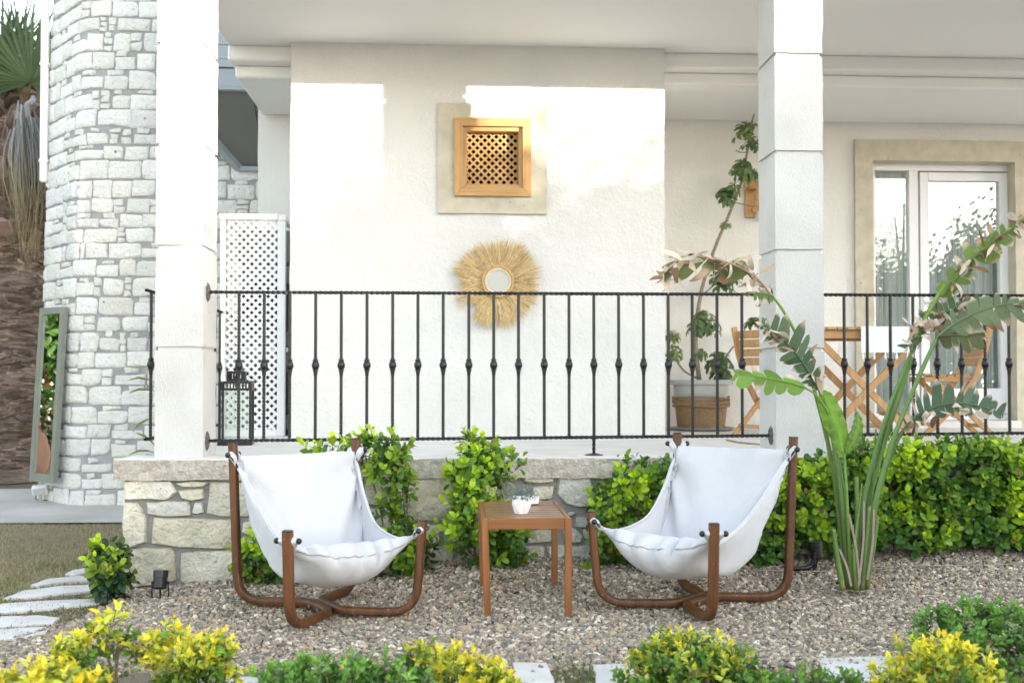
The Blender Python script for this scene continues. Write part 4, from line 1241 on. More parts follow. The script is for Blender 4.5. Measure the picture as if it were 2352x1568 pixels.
class Leaves:
    """collects leaves, each a small folded blade with its own colours"""
    T = np.array([(0, 0, 0), (0, .30, .03), (0, .65, .03), (0, 1, -.07),
                  (-.15, .10, .03), (-.42, .36, .09), (-.50, .68, .10), (-.30, .91, .0), (.15, .10, .03), (.42, .36, .09), (.50, .68, .10), (.30, .91, .0)], float)
    _h = [(0, 8, 1), (8, 9, 1), (1, 9, 2), (9, 10, 2), (2, 10, 3), (10, 11, 3)]
    TF = np.array(_h + [(a, c, b + 0) if False else (c, (b - 4 if b > 7 else b), (a - 4 if a > 7 else a)) for a, b, c in _h])
    PT = T.copy(); PT[4:, 0] *= np.array([1.1, .95, .62, .25] * 2); PT[3, 2] = -.12; PT[7, 1] = PT[11, 1] = .88
    pointed = False
    def __init__(s): s.b = []; s.d = []; s.n = []; s.L = []; s.w = []; s.cm = []; s.ce = []; s.cv = []
    def add(s, b, d, n, L, w, cm, ce=None, curl=0.0):
        s.b.append(tuple(b)); s.d.append(tuple(d)); s.n.append(tuple(n)); s.L.append(L); s.w.append(w); s.cm.append(cm); s.ce.append(ce or cm); s.cv.append(curl)
    def build(s, name, mat, parent, label=None, kind=None):
        b = np.array(s.b); d = np.array(s.d); n = np.array(s.n)
        d /= np.linalg.norm(d, axis=1, keepdims=True)
        sd = np.cross(d, n); sd /= np.linalg.norm(sd, axis=1, keepdims=True) + 1e-9
        n = np.cross(sd, d)
        L = np.array(s.L)[:, None]; w = np.array(s.w)[:, None]; cv = np.array(s.cv)[:, None]
        T = (s.PT if s.pointed else s.T)[None]
        zc = T[:, :, 2] - cv * T[:, :, 1] ** 2
        V = b[:, None] + sd[:, None] * (T[:, :, 0] * w)[..., None] + d[:, None] * (T[:, :, 1] * L)[..., None] + n[:, None] * (zc * L)[..., None]
        k = len(b)
        cm = np.array(s.cm); ce = np.array(s.ce)
        C = np.where((np.arange(12) >= 3)[None, :, None], ce[:, None], cm[:, None])
        F = (s.TF[None] + (np.arange(k) * 12)[:, None, None]).reshape(-1, 3)
        org = children_org(parent)
        V = V.reshape(-1, 3) - np.array(org)
        return link(name, raw_mesh(name, V, F, mat, C.reshape(-1, 3), True), parent, label=label, kind=kind, org=org)
def rvec():
    v = Vector((random.gauss(0, 1), random.gauss(0, 1), random.gauss(0, 1))); return v.normalized()
lv = Leaves()
for i in range(46):
    dr = rvec(); dr.z = abs(dr.z) * .9 + .25; dr.normalize()
    b0 = c0 + Vector((dr.x * .012, dr.y * .012, .064)); L = random.uniform(.045, .075)
    for k in range(13):
        p = b0 + dr * L * k / 12 + Vector((0, 0, -.02 * (k / 12) ** 2 * (1 - dr.z)))
        a = k * 2.4; s_ = dr.orthogonal().normalized(); t_ = dr.cross(s_)
        dd = (s_ * math.cos(a) + t_ * math.sin(a)) * .8 + dr * .6
        g_ = random.uniform(.8, 1.25); lv.add(p, dd, dr, .011, .005, (.15 * g_, .21 * g_, .17 * g_), (.24 * g_, .31 * g_, .27 * g_))
lv.build('succulent', M['softleaf'], pl)
BP = at(1222, 1158, z=TZ)
bw = MB(); bl = [(.004, 0), (.026, 0), (.034, .006), (.034, .030), (.030, .030), (.029, .010), (.003, .008)]
nn = 20; vs = []
for i, (r, z) in enumerate(bl):
    for j in range(nn):
        zz = z + (.008 * abs(math.sin(j * math.pi * 8 / nn)) if i in (3, 4) else 0)
        vs.append(Vector((BP.x, BP.y + .01, TZ + .0005)) + Vector((r * math.cos(2 * math.pi * j / nn), r * math.sin(2 * math.pi * j / nn), zz)))
bw.add(vs, [(i * nn + j, i * nn + (j + 1) % nn, (i + 1) * nn + (j + 1) % nn, (i + 1) * nn + j) for i in range(len(bl) - 1) for j in range(nn)])
tag(bw.build('candle_bowl', M['ceramic'], None, smooth=40), 'small white scalloped ceramic bowl behind the succulent planter', 'bowl')

# ================================================================== STRAW MIRROR ON THE WALL
WC = at(1143, 648, Y=YM - .02)
wr = thing('straw_mirror', 'round wall mirror with a shaggy straw fringe and wooden bead ring', 'mirror', WC)
V, F, C = [], [], []
clumps = [(2 * math.pi * (i + random.uniform(-.4, .4)) / 44, random.choice([.235, .26, .28, .295, .31, .325]), random.gauss(0, .17), random.uniform(-.035, .0)) for i in range(44)]
for i in range(2300):
    ca, cl_, cd, cy_ = clumps[i % 44]
    a = ca + random.gauss(0, .085)
    out_ = cl_ + random.gauss(0, .013)
    if random.random() < .22: out_ *= random.uniform(.55, .95)
    da = cd + random.gauss(0, .07) + (a - ca) * .5
    r0 = random.uniform(.085, .12)
    p0 = Vector((math.cos(a) * r0, 0, math.sin(a) * r0)); p1 = Vector((math.cos(a + da) * out_, 0, math.sin(a + da) * out_))
    y0 = -random.uniform(.0, .03); y1 = -random.uniform(.0, .05)
    m1 = p0.lerp(p1, .5) + Vector((0, -.012, random.gauss(0, .006)))
    p0.y = y0; p1.y = y1 + cy_; m1.y += (y0 + y1) / 2
    t = (p1 - p0).normalized(); s_ = Vector((-t.z, 0, t.x)); w_ = random.uniform(.0013, .0027)
    b_ = len(V)
    V += [WC + p0 - s_ * w_, WC + p0 + s_ * w_, WC + m1 + s_ * w_, WC + m1 - s_ * w_, WC + p1 + s_ * w_ * .4, WC + p1 - s_ * w_ * .4]
    F += [(b_, b_ + 1, b_ + 2), (b_, b_ + 2, b_ + 3), (b_ + 3, b_ + 2, b_ + 4), (b_ + 3, b_ + 4, b_ + 5)]
    g_ = random.uniform(.55, 1.15); C += [(g_, g_ * random.uniform(.92, 1), g_ * random.uniform(.8, 1))] * 6
link('straw_fringe', raw_mesh('straw_fringe', [tuple(v - WC) for v in V], F, M['straw'], C), wr, org=WC)
m_ = MB(); m_.lathe([(.12, 0), (.12, .012), (.001, .012)], 32, Matrix.Translation(WC + Vector((0, -.005, 0))) @ Matrix.Rotation(R(90), 4, 'X'), caps=True); m_.build('backing', M['raffia'], wr)
m_ = MB(); m_.lathe([(.080, 0), (.080, .004), (.001, .004)], 36, Matrix.Translation(WC + Vector((0, -.054, 0))) @ Matrix.Rotation(R(90), 4, 'X')); m_.build('mirror_glass', M['wallmirror'], wr)
m_ = MB()
for i in range(60):
    a = 2 * math.pi * i / 60; m_.tube([WC + Vector((math.cos(a) * .078, -.060, math.sin(a) * .078)), WC + Vector((math.cos(a) * .098, -.060, math.sin(a) * .098))], .0052, 6)
m_.build('raffia_ring', M['raffia'], wr, smooth=True)
for i in range(38):
    a = 2 * math.pi * i / 38
    if i == 0:
        m_ = MB(); m_.ball((0, 0, 0), .0092, 10, 7); bead_me = m_.mesh('bead', M['bead'], True)
    link('bead', bead_me, wr, (math.cos(a) * .108, -.066, math.sin(a) * .108), scale=(1, 1, 1), rot=(0, -a, 0))

# ================================================================== WHITE LATTICE SCREEN BOX, APPLIANCE INSIDE
YL = 7.86
lx0, lx1 = at(508, 700, Y=YL).x, at(655, 700, Y=YL).x
lz1 = at(580, 491, Y=YL).z
lat = thing('lattice_screen', 'white plastic lattice screen box standing against the house beside the lantern', 'screen', ((lx0 + lx1) / 2, YL, FLOOR))
pw = (lx1 - lx0) * .125
for x0, x1 in ((lx0 - .01, lx0 + .03), (lx1 - pw, lx1)):
    m_ = MB(); m_.bbox(x0, x1, YL, YL + .05, FLOOR, lz1 - .012, .004); m_.build('post', M['pvc'], lat)
m_ = MB(); m_.bbox(lx0 - .02, lx1 - pw + .005, YL - .012, YL + .055, lz1 - .046, lz1, .006); m_.build('top_rail', M['pvc'], lat)
m_ = MB(); m_.bbox(lx1 - pw + .008, lx1 + .008, YL - .012, YL + .06, lz1 - .050, lz1 - .006, .006); m_.build('corner_cap', M['pvc'], lat)
m_ = MB(); m_.bbox(lx0 + .03, lx1 - pw, YL, YL + .03, FLOOR, FLOOR + .05, .004); m_.build('bottom_rail', M['pvc'], lat)
lattice(lx0 + .03, lx1 - pw, FLOOR + .05, lz1 - .045, YL + .012, .0418, .0195, .006, M['pvc'], lat)
m_ = MB(); m_.bbox(lx1 - .045, lx1, YL + .05, YL + .55, lz1 - .05, lz1 - .01, .004); m_.build('side_rail', M['pvc'], lat)
ac = thing('air_conditioner', 'grey outdoor air conditioner unit behind the white lattice screen', 'appliance', (lx0 + .3, YL + .3, FLOOR))
m_ = MB(); m_.bbox(lx0 + .10, lx1 + .02, YL + .16, YL + .50, FLOOR + .04, FLOOR + .62, .015); m_.bbox(lx0 + .10, lx1 + .02, YL + .16, YL + .50, FLOOR + .66, FLOOR + 1.25, .015); m_.bbox(lx0 + .06, lx1 + .03, YL + .20, YL + .46, FLOOR + 1.28, lz1 - .09, .015); m_.build('case', M['acgrey'], ac)  # topmost box added as backing to darken the upper lattice holes
for z in (.33, .95):
    m_ = MB(); m_.lathe([(.22, 0), (.22, .012), (.001, .012)], 24, Matrix.Translation((lx0 + .33, YL + .158, FLOOR + z)) @ Matrix.Rotation(R(90), 4, 'X')); m_.build('fan_grille', M['acdark'], ac)
m_ = MB(); 
for x in (lx0 + .15, lx1 - .05): m_.bbox(x, x + .05, YL + .2, YL + .46, FLOOR, FLOOR + .04, .004)
m_.build('foot', M['acdark'], ac)

# ================================================================== LANTERN
LB = at(535, 1023, z=FLOOR)
LW = .205
lx, ly = LB.x + .0, LB.y + LW / 2
ln = thing('lantern', 'black metal candle lantern with glass sides on the terrace floor', 'lantern', (lx, ly, FLOOR))
Mr = Matrix.Translation((lx, ly, FLOOR)) @ Matrix.Rotation(R(6), 4, 'Z')
h2 = LW / 2
LH = .40
def lbox(*a): return MB().bbox(*a, .002, 0, Mr)
lbox(-h2 - .004, h2 + .004, -h2 - .004, h2 + .004, .001, .030).build('base', M['blackplastic'], ln)
for sx in (-1, 1):
    for sy in (-1, 1):
        lbox(*sorted((sx * h2, sx * (h2 - .017))), *sorted((sy * h2, sy * (h2 - .017))), .0305, LH - .055).build('corner_post', M['blackplastic'], ln)
def slotted(z0, z1, hw, nslot, name):
    """vent band with upright slots, open right through"""
    mb = MB()
    for k in range(4):
        Mk = Mr @ Matrix.Rotation(R(90) * k, 4, 'Z')
        zs0, zs1 = z0 + (z1 - z0) * .25, z0 + (z1 - z0) * .78
        mb.box(-hw, hw - .0025, -hw, -hw + .002, z0, zs0, M=Mk); mb.box(-hw, hw - .0025, -hw, -hw + .002, zs1, z1, M=Mk)
        st = (2 * hw - .03) / nslot
        mb.box(-hw, -hw + .015, -hw, -hw + .002, zs0, zs1, M=Mk); mb.box(hw - .015, hw - .0025, -hw, -hw + .002, zs0, zs1, M=Mk)
        for i in range(nslot + 1):
            x = -hw + .015 + st * i; mb.box(x - st * .22, x + st * .22, -hw, -hw + .002, zs0, zs1, M=Mk)
    mb.build(name, M['blackplastic'], ln)
slotted(LH - .055, LH, h2, 9, 'vent_band')
m_ = MB(); m_.box(-h2, h2, -h2, h2, LH + .0005, LH + .003, M=Mr); m_.build('lid', M['blackplastic'], ln)
slotted(LH + .0035, LH + .065, h2 * .56, 5, 'chimney')
m_ = MB(); m_.box(-h2 * .56, h2 * .56, -h2 * .56, h2 * .56, LH + .0655, LH + .068, M=Mr); m_.build('chimney_cap', M['blackplastic'], ln)
m_ = MB(); m_.tube([Mr @ Vector(p) for p in spline([(-h2 * .56, 0, LH + .05), (-.02, -.09, LH + .035), (.07, -.11, LH + .012), (.12, -.03, LH + .006), (h2 * .56, 0, LH + .05)], 6)], .0018, 5); m_.build('handle', M['blackplastic'], ln)
for k in range(4):
    Mk = Mr @ Matrix.Rotation(R(90) * k, 4, 'Z')
    m_ = MB(); m_.box(-h2 + .0175, h2 - .0175, -h2 + .007, -h2 + .0095, .031, LH - .056, M=Mk); m_.build('glass', M['lampglass'], ln)

# ================================================================== WALL LAMP BEHIND THE RIGHT COLUMN
A0, A1 = at(1711, 412, Y=YB - .02), at(1711, 500, Y=YB - .02)
wlmp = thing('wall_lamp', 'wooden wall lamp with jute rope and bulb half hidden behind the right column', 'lamp', (A0.x + .09, YB, A1.z))
m_ = MB(); m_.bbox(A0.x, A0.x + .18, YB - .022, YB - .006, A1.z, A0.z, .003); m_.build('back_board', M['pine'], wlmp)
m_ = MB(); m_.bbox(A0.x + .006, A0.x + .174, YB - .13, YB - .023, A0.z - .095, A0.z - .075, .003); m_.build('shelf', M['pine_x'], wlmp)
m_ = MB(); m_.tube(spline([(A0.x + .09, YB - .10, A0.z - .073), (A0.x + .07, YB - .10, A0.z - .12), (A0.x + .075, YB - .08, A0.z - .2), (A0.x + .055, YB - .05, A0.z - .26), (A0.x + .08, YB - .05, A0.z - .29)], 6), .011, 8, c=(1.6, 1.5, 1.3)); m_.build('rope', M['rope'], wlmp, smooth=True)
m_ = MB(); m_.lathe([(.004, 0), (.02, .006), (.028, .03), (.02, .055), (.012, .07), (.012, .085)], 12, Matrix.Translation((A0.x + .10, YB - .06, A1.z - .035))); m_.build('bulb', M['lens'], wlmp, smooth=True)

# ================================================================== POTTED PLANT
PC = at(1612, 990, z=FLOOR); PY = PC.y + .17
pz0 = FLOOR
s_ = PC.y / 2450
def D(x, y, dy=0.0): return at(x, y, Y=PY + dy)
pt = thing('potted_plant', 'tall leaning umbrella plant in a grey pot wrapped with jute rope', 'plant', (PC.x, PY, FLOOR))
px_ = D(1610, 900).x
zt = D(1610, 872).z
rt = (D(1680, 872).x - D(1540, 872).x) / 2
m_ = MB(); m_.lathe([(rt * .60, .0), (rt * .98, .004), (rt * 1.10, .022), (rt * 1.07, .024), (rt * .95, .012), (.01, .010)], 32, Matrix.Translation((px_, PY, FLOOR + .001))); m_.build('saucer', M['saucer'], pt, smooth=35)
H = zt - FLOOR
m_ = MB(); m_.lathe([(rt * .70, .013), (rt * .78, H * .40), (rt * .85, H * .70), (rt * .86, H * .72), (rt * .87, H * .74), (rt * .89, H * .90), (rt * .98, H * .91), (rt, H * .95), (rt, H), (rt * .93, H), (rt * .90, H * .93), (.01, H * .92)], 40, Matrix.Translation((px_, PY, FLOOR))); m_.build('pot', M['pot'], pt, smooth=35)
m_ = MB(); m_.lathe([(rt * .90, H * .925), (.5 * rt, H * .935), (.005, H * .94)], 24, Matrix.Translation((px_, PY, FLOOR)), caps=False); m_.build('soil', M['soil'], pt)
m_ = MB()
nturn = 34
pts = []
for i in range(nturn * 26):
    t = i / (nturn * 26); z = .03 + (H * .60 - .03) * t; r = rt * (.70 + .08 * z / (H * .40) if z < H * .4 else .78 + .07 * (z - H * .4) / (H * .3)) + .006
    a = 2 * math.pi * i / 26
    pts.append((px_ + r * math.cos(a), PY + r * math.sin(a), FLOOR + z + .003 * nz((i * .05, 0, 0))))
m_.tube(pts, .0062, 5)
for k in range(7):
    ph = random.uniform(0, 6.28); zc = H * random.uniform(.50, .63); 
    m_.tube([(px_ + (rt * .86 + .012) * math.cos(2 * math.pi * i / 40), PY + (rt * .86 + .012) * math.sin(2 * math.pi * i / 40), FLOOR + zc + .022 * math.sin(2 * math.pi * i / 40 * random.choice([1, 1]) + ph)) for i in range(41)], .007, 5)
m_.c = [(1, 1, .999)] * len(m_.v); m_.build('rope_wrap', M['rope'], pt, smooth=True)
stem = spline([D(1606, 872), D(1598, 800), D(1600, 740), D(1613, 660), D(1640, 575), D(1680, 480), D(1702, 420), D(1716, 350), D(1722, 300), D(1732, 262)], 6)
m_ = MB(); m_.tube(stem, [.020 - .014 * i / (len(stem) - 1) for i in range(len(stem))], 8)
m_.tube(spline([D(1604, 870), D(1570, 850), D(1548, 815), D(1543, 790)], 5), .009, 6)
m_.tube(spline([D(1630, 868), D(1655, 835), D(1685, 795)], 5), .009, 6)
m_.tube(spline([D(1610, 680), D(1640, 655), D(1665, 635)], 5), .006, 6)
m_.tube(spline([D(1686, 465), D(1720, 472), D(1755, 478)], 5), .005, 6)
m_.tube(spline([D(1716, 350), D(1700, 350), D(1690, 345)], 4), .004, 6)
m_.build('stem', M['bark'], pt, smooth=True)
def umbrella_leaf(lv, p, up, L, nl, c):
    up = Vector(up).normalized(); a = up.orthogonal().normalized(); b_ = up.cross(a); ph = random.uniform(0, 6)
    for k in range(nl):
        t = ph + 2 * math.pi * k / nl + random.gauss(0, .15)
        dd = a * math.cos(t) + b_ * math.sin(t)
        g_ = random.uniform(.75, 1.25)
        lv.add(p + dd * .008, dd * .9 - up * random.uniform(.1, .5), up, L * random.uniform(.8, 1.1), L * .42, tuple(x * 1.9 * g_ for x in c), None, .15)
for (x, y, r, nu, c) in ((1722, 285, 14, 6, (.10, .14, .05)), (1705, 300, 22, 9, (.12, .16, .055)), (1725, 330, 20, 8, (.07, .11, .045)), (1712, 385, 32, 16, (.08, .125, .05)), (1722, 400, 26, 12, (.085, .13, .055)), (1672, 440, 30, 15, (.07, .11, .045)), (1668, 512, 10, 3, (.10, .15, .06)),
                         (1610, 740, 38, 16, (.075, .115, .045)), (1620, 745, 40, 14, (.07, .11, .045)), (1650, 830, 34, 18, (.055, .09, .03)), (1660, 860, 26, 10, (.05, .085, .03)), (1546, 770, 18, 5, (.10, .14, .04)), (1548, 810, 20, 6, (.08, .12, .035)), (1608, 815, 16, 4, (.07, .11, .04)), (1660, 640, 40, 26, (.06, .10, .035)), (1690, 620, 34, 18, (.06, .11, .03)), (1735, 735, 18, 6, (.05, .08, .03))):
    lv = Leaves()
    for i in range(nu):
        o = rvec() * r * s_ * random.uniform(.2, 1.0)
        p = D(x, y) + Vector((o.x, o.y, o.z * .8))
        umbrella_leaf(lv, p, Vector((o.x * .6, o.y * .6 - .03, .045)) + rvec() * .015, (.072 if r > 15 else .05), random.choice([5, 6, 7]), c)
    lv.build('leaf_cluster', M['leaf'], pt)
# ================================================================== FOLDING TABLE, CHAIRS
YT = 7.55
ft = thing('folding_table', 'folding wooden terrace table with crossed legs carrying a white runner', 'table', (3.0, YT + .3, FLOOR))
tX0, tX1 = at(1874, 760, Y=YT).x, at(2124, 760, Y=YT).x
tZ = at(2000, 751, Y=YT).z
nsl = 11
for i in range(nsl):
    x0 = tX0 + (tX1 - tX0) * i / nsl
    m_ = MB(); m_.bbox(x0 + .003, x0 + (tX1 - tX0) / nsl - .003, YT - .03, YT + .62, tZ - .020, tZ, .002); m_.build('slat', M['teak'], ft)
for y in (YT, YT + .55):
    m_ = MB(); m_.bbox(tX0 + .012, tX1 - .012, y, y + .022, tZ - .082, tZ - .0205, .003); m_.build('apron', M['teak_x'], ft)
for y, dx in ((YT + .03, 0), (YT + .50, 0)):
    for a, b_ in (((tX0 + .03, tZ - .083), (tX1 - .06, FLOOR)), ((tX1 - .03, tZ - .083), (tX0 + .06, FLOOR))):
        o_ = .024 if a[0] < b_[0] else 0
        m_ = MB(); m_.plank((a[0], y + o_, a[1]), (b_[0], y + o_, b_[1]), .05, .022); m_.build('leg', M['teak'], ft)
for x, z in ((tX0 + .12, FLOOR + .14), (tX1 - .12, FLOOR + .14)):
    m_ = MB(); m_.bbox(x - .02, x + .02, YT + .06, YT + .50, z, z + .03, .003); m_.build('stretcher', M['teak'], ft)
m_ = MB(); xc = (tX0 + tX1) / 2
for x, z in ((xc, (tZ - .083 + FLOOR) / 2), (tX0 + .17, tZ - .25), (tX1 - .17, tZ - .25)): m_.ball((x, YT + .018, z), .008, 8, 5)
m_.build('bolt', M['steel'], ft, smooth=True)
# runner hanging over the front edge
rx0, rx1 = at(1973, 760, Y=YT).x, at(2083, 760, Y=YT).x
rz = at(2030, 809, Y=YT).z
P = []
for i in range(25):
    x = rx0 + (rx1 - rx0) * i / 24
    row = []
    for j in range(26):
        t = j / 25
        if t < .45: p = Vector((x, YT + .62 - (.66) * t / .45, tZ + .004))
        elif t < .5: p = Vector((x, YT - .038, tZ + .004 - .006 * (t - .45) / .05))
        else: p = Vector((x, YT - .040, tZ - .002 - (tZ - rz) * (t - .5) / .5))
        p.y -= .002 * math.sin(i * 1.9) * (t > .5); p.z += .0012 * math.sin(i * 2.1 + j * 2.1)
        row.append(p)
    P.append(row)
rn = thing('table_runner', 'white woven cotton runner with tassels hanging over the folding table', 'runner', (3.0, YT, tZ))
m_ = MB(); m_.grid(P); m_.grid([[p + Vector((0, .004 if j > 12 else 0, -.002 if j <= 12 else 0)) for j, p in enumerate(r)] for r in P]); m_.build('cloth', M['runner'], rn, smooth=40, fix=False)
m_ = MB()
for i in range(0, 24):                              # woven diamond relief
    for j in range(12):
        if (i + j) % 2 and (i * 7 + j * 3) % 5:
            x = rx0 + (rx1 - rx0) * (i + .5) / 24; z = tZ - .01 - (tZ - rz - .015) * (j + .5) / 12
            m_.bbox(x - .0045, x + .0045, YT - .0445, YT - .041, z - .0035, z + .0035, .001)
m_.build('woven_pattern', M['runner'], rn, kind='stuff')
for i in range(5):
    x = rx0 + .012 + (rx1 - rx0 - .024) * i / 4
    m_ = MB(); m_.lathe([(.003, 0), (.005, -.006), (.004, -.012), (.009, -.020), (.010, -.045), (.004, -.052)], 8, Matrix.Translation((x, YT - .04, rz - .001))); m_.build('tassel', M['runner'], rn, smooth=True)

def make_folding_chair():
    r = thing('folding_chair', '', 'chair', (0, 0, 0), 'folding terrace chairs'); ORG[r.name] = Vector((0, 0, 0))
    wd = .40
    for y in (-wd / 2 + .012, wd / 2 - .012):
        m_ = MB(); m_.sweep([(-.21, y, 0), (.05, y, .26), (.16, y, .42), (.225, y, .60), (.27, y, .80)], [(-.010, -.021), (.010, -.021), (.010, .021), (-.010, .021)], up=(1, 0, 0)); m_.build('back_post', M['teak'], r)
        y2 = y * .86
        m_ = MB(); m_.plank((.30, y2, 0), (-.14, y2, .42), .040, .020); m_.build('leg', M['teak'], r)
    for i in range(7):
        x0 = -.20 + .056 * i
        m_ = MB(); m_.bbox(x0, x0 + .048, -wd / 2 + .028, wd / 2 - .028, .435 + .006 * math.cos(i), .452 + .006 * math.cos(i), .003); m_.build('seat_slat', M['teak'], r)
    for y in (-wd / 2 + .034, wd / 2 - .034):
        m_ = MB(); m_.bbox(-.20, .18, y - .009, y + .009, .395, .432, .003); m_.build('seat_rail', M['teak_x'], r)
    d = Vector((.05, 0, .20)).normalized()
    for i in range(4):
        p = Vector((.205, 0, .545)) + d * (.068 * i)
        m_ = MB(); m_.plank(p + Vector((-.012, -wd / 2 + .002, 0)), p + Vector((-.012, wd / 2 - .002, 0)), .058, .012, (d.z, 0, -d.x)); m_.build('back_slat', M['teak'], r)
    for a in ((.245, .06), (-.15, .07)):
        m_ = MB(); m_.bbox(a[0] - .016, a[0] + .016, -wd / 2 + .04, wd / 2 - .04, a[1], a[1] + .026, .003); m_.build('stretcher', M['teak'], r)
    m_ = MB()
    for x, z in ((.12, .405), (-.08, .405), (.05, .20)): m_.ball((x, -wd / 2 + .001, z), .007, 8, 5)
    m_.build('bolt', M['steel'], r, smooth=True)
    return r
fc = make_folding_chair()
p = at(2165, 990, z=FLOOR)
fc.location = (at(2168, 900, Y=7.78).x, 7.78, FLOOR); fc.rotation_euler = (0, 0, R(-6)); fc['label'] = 'folding wooden chair right of the folding table in front of the patio door'
fc2 = copy_tree(fc)
fc2.location = (at(1790, 900, Y=7.75).x, 7.75, FLOOR); fc2.rotation_euler = (0, 0, R(180 + 28)); fc2['label'] = 'folding wooden chair left of the folding table, half hidden by the right column'

# ================================================================== BANANA-LIKE PLANT (large torn leaves)
SB = at(1962, 1356, z=.03)
st = thing('bird_of_paradise', 'tall plant with long green stalks and torn browning leaves in the gravel', 'plant', (SB.x, SB.y, .02))
GST = (.095, .15, .055)
def SP(x, y, dy=0.0): return at(x, y, Y=SB.y + dy)
def stalk(pts, r0, r1, c=GST, c2=None, name='stalk', flat=.8):
    P = spline(pts, 8); n_ = len(P)
    mb = MB()
    k = 10
    sec = [(math.cos(2 * math.pi * j / k), flat * math.sin(2 * math.pi * j / k) * (1 if math.sin(2 * math.pi * j / k) < 0 else .7)) for j in range(k)]
    mb.sweep(P, sec, up=(0, 1, 0), scales=[.72 * (r0 + (r1 - r0) * (i / (n_ - 1)) ** .8) for i in range(n_)])
    c2 = c2 or c
    mb.c = []
    for i in range(n_):
        t = i / (n_ - 1)
        for j in range(k):
            g_ = 1 + .22 * nz((t * 9, j * .9, r0 * 100))
            a = .25 * max(0, .25 - t) / .25
            mb.c.append(tuple(((c[q] * (1 - t) + c2[q] * t) * g_) * (1 - a) + (.20, .10, .07)[q] * a for q in range(3)))
    return mb.build(name, M['stalk'], st, smooth=True)
TAN = (.50, .38, .26); PALE = (.62, .52, .42); BRN = (.22, .13, .075)
def torn_leaf(mid, width, green, nseg=16, up=Vector((0, -.25, 1)), dry=.35, curl=1.0, sides=(1, 1), droop=(0.0, 0.0), lenmul=(1, 1), name='leaf', gap=.9, rib=.007, sweepf=.45):
    """blade split into strips along the side veins; the ends dry out and curl"""
    mid = spline(mid, 10); n_ = len(mid)
    mb = MB()
    V, F, C = [], [], []
    up = Vector(up).normalized()
    def mp(t):
        i = min(int(t * (n_ - 1)), n_ - 2); return mid[i].lerp(mid[i + 1], t * (n_ - 1) - i)
    def tg(t): return (mp(min(t + .02, 1)) - mp(max(t - .02, 0))).normalized()
    for si, sgn in enumerate((-1, 1)):
        if not sides[si]: continue
        t = 0.0
        while t < .995:
            dt = random.uniform(.6, 1.5) / nseg
            t1 = min(1, t + dt)
            prof = (math.sin(math.pi * (.06 + .90 * (t + t1) / 2)) ** .55)
            W = width * prof * random.uniform(.8, 1.1) * lenmul[si]
            dryk = min(1, max(0, dry + random.gauss(0, .22)))
            nst = 9
            curlk = random.uniform(.3, 1.5) * curl * (.35 + dryk)
            tw = random.gauss(0, .5) * dryk * curl
            base_n = len(V)
            T0 = tg((t + t1) / 2)
            side = up.cross(T0).normalized() * sgn
            nrm = T0.cross(side) * sgn
            if nrm.dot(up) < 0: nrm = -nrm
            fwd = T0 * random.uniform(sweepf * .5, sweepf * 1.2)
            ang = droop[si] + random.gauss(0, .10)
            d = (side * math.cos(ang) - nrm * math.sin(ang) + fwd).normalized()
            bn = d.cross(T0).normalized()
            if bn.dot(nrm) < 0: bn = -bn
            pa, pb = mp(t), mp(t + (t1 - t) * gap)
            cen = (pa + pb) / 2
            wv = (pb - pa)
            pos = Vector((0, 0, 0)); dd = d.copy(); g_ = random.uniform(.8, 1.2)
            for k in range(nst + 1):
                s_ = k / nst
                edge = s_ > 1 - dryk * 1.05
                e2 = min(1, max(0, (s_ - (1 - dryk)) / .16 + .2)) if dryk > .03 else 0
                wid = wv * (1 - .35 * s_ ** 2 - .45 * max(0, s_ - .8) / .2) * (1 - .45 * e2)
                ax = wid.normalized() if wid.length > 1e-6 else T0
                twm = Matrix.Rotation(tw * s_ * s_ * 2, 3, dd) if dd.length else Matrix.Identity(3)
                wid = twm @ wid
                V += [cen + pos - wid / 2, cen + pos + wid / 2]
                gr = [v * g_ for v in green]
                dc = [PALE, TAN, TAN, BRN][(int(t * 97) + si) % 4]
                c_ = [gr[q] * (1 - e2) + dc[q] * g_ * e2 for q in range(3)]
                C += [tuple(c_)] * 2
                pos = pos + dd * (W / nst)
                kk = curlk * (.15 + 1.9 * s_ * s_) / nst * (1 + 5.0 * e2)
                dd = (Matrix.Rotation(-kk if (si + int(t * 51)) % 3 else kk * .8, 3, T0 * sgn) @ dd).normalized()
                dd = (dd + Vector((0, 0, -.05 * dryk))).normalized()
            for k in range(nst):
                a = base_n + 2 * k
                F.append((a, a + 1, a + 3, a + 2))
            t = t1
    mbr = MB(); mbr.tube(mid, [rib * (1 - .75 * i / (n_ - 1)) for i in range(n_)], 6)
    b0 = len(V)
    V += [Vector(v) for v in mbr.v]
    F4 = [f for f in mbr.f if len(f) == 4]
    F += [tuple(i + b0 for i in f) for f in F4]
    rc = [v * 1.25 for v in green] if dry < .75 else list(TAN)
    C += [tuple(rc)] * len(mbr.v)
    org = ORG[st.name]
    return link(name, raw_mesh(name, [tuple(v - org) for v in V], F, M['dryleaf'] if dry > .75 else M['softleaf'], C, True), st, org=org)
GL = (.085, .135, .055); GD = (.055, .095, .06); GB = (.16, .30, .035)
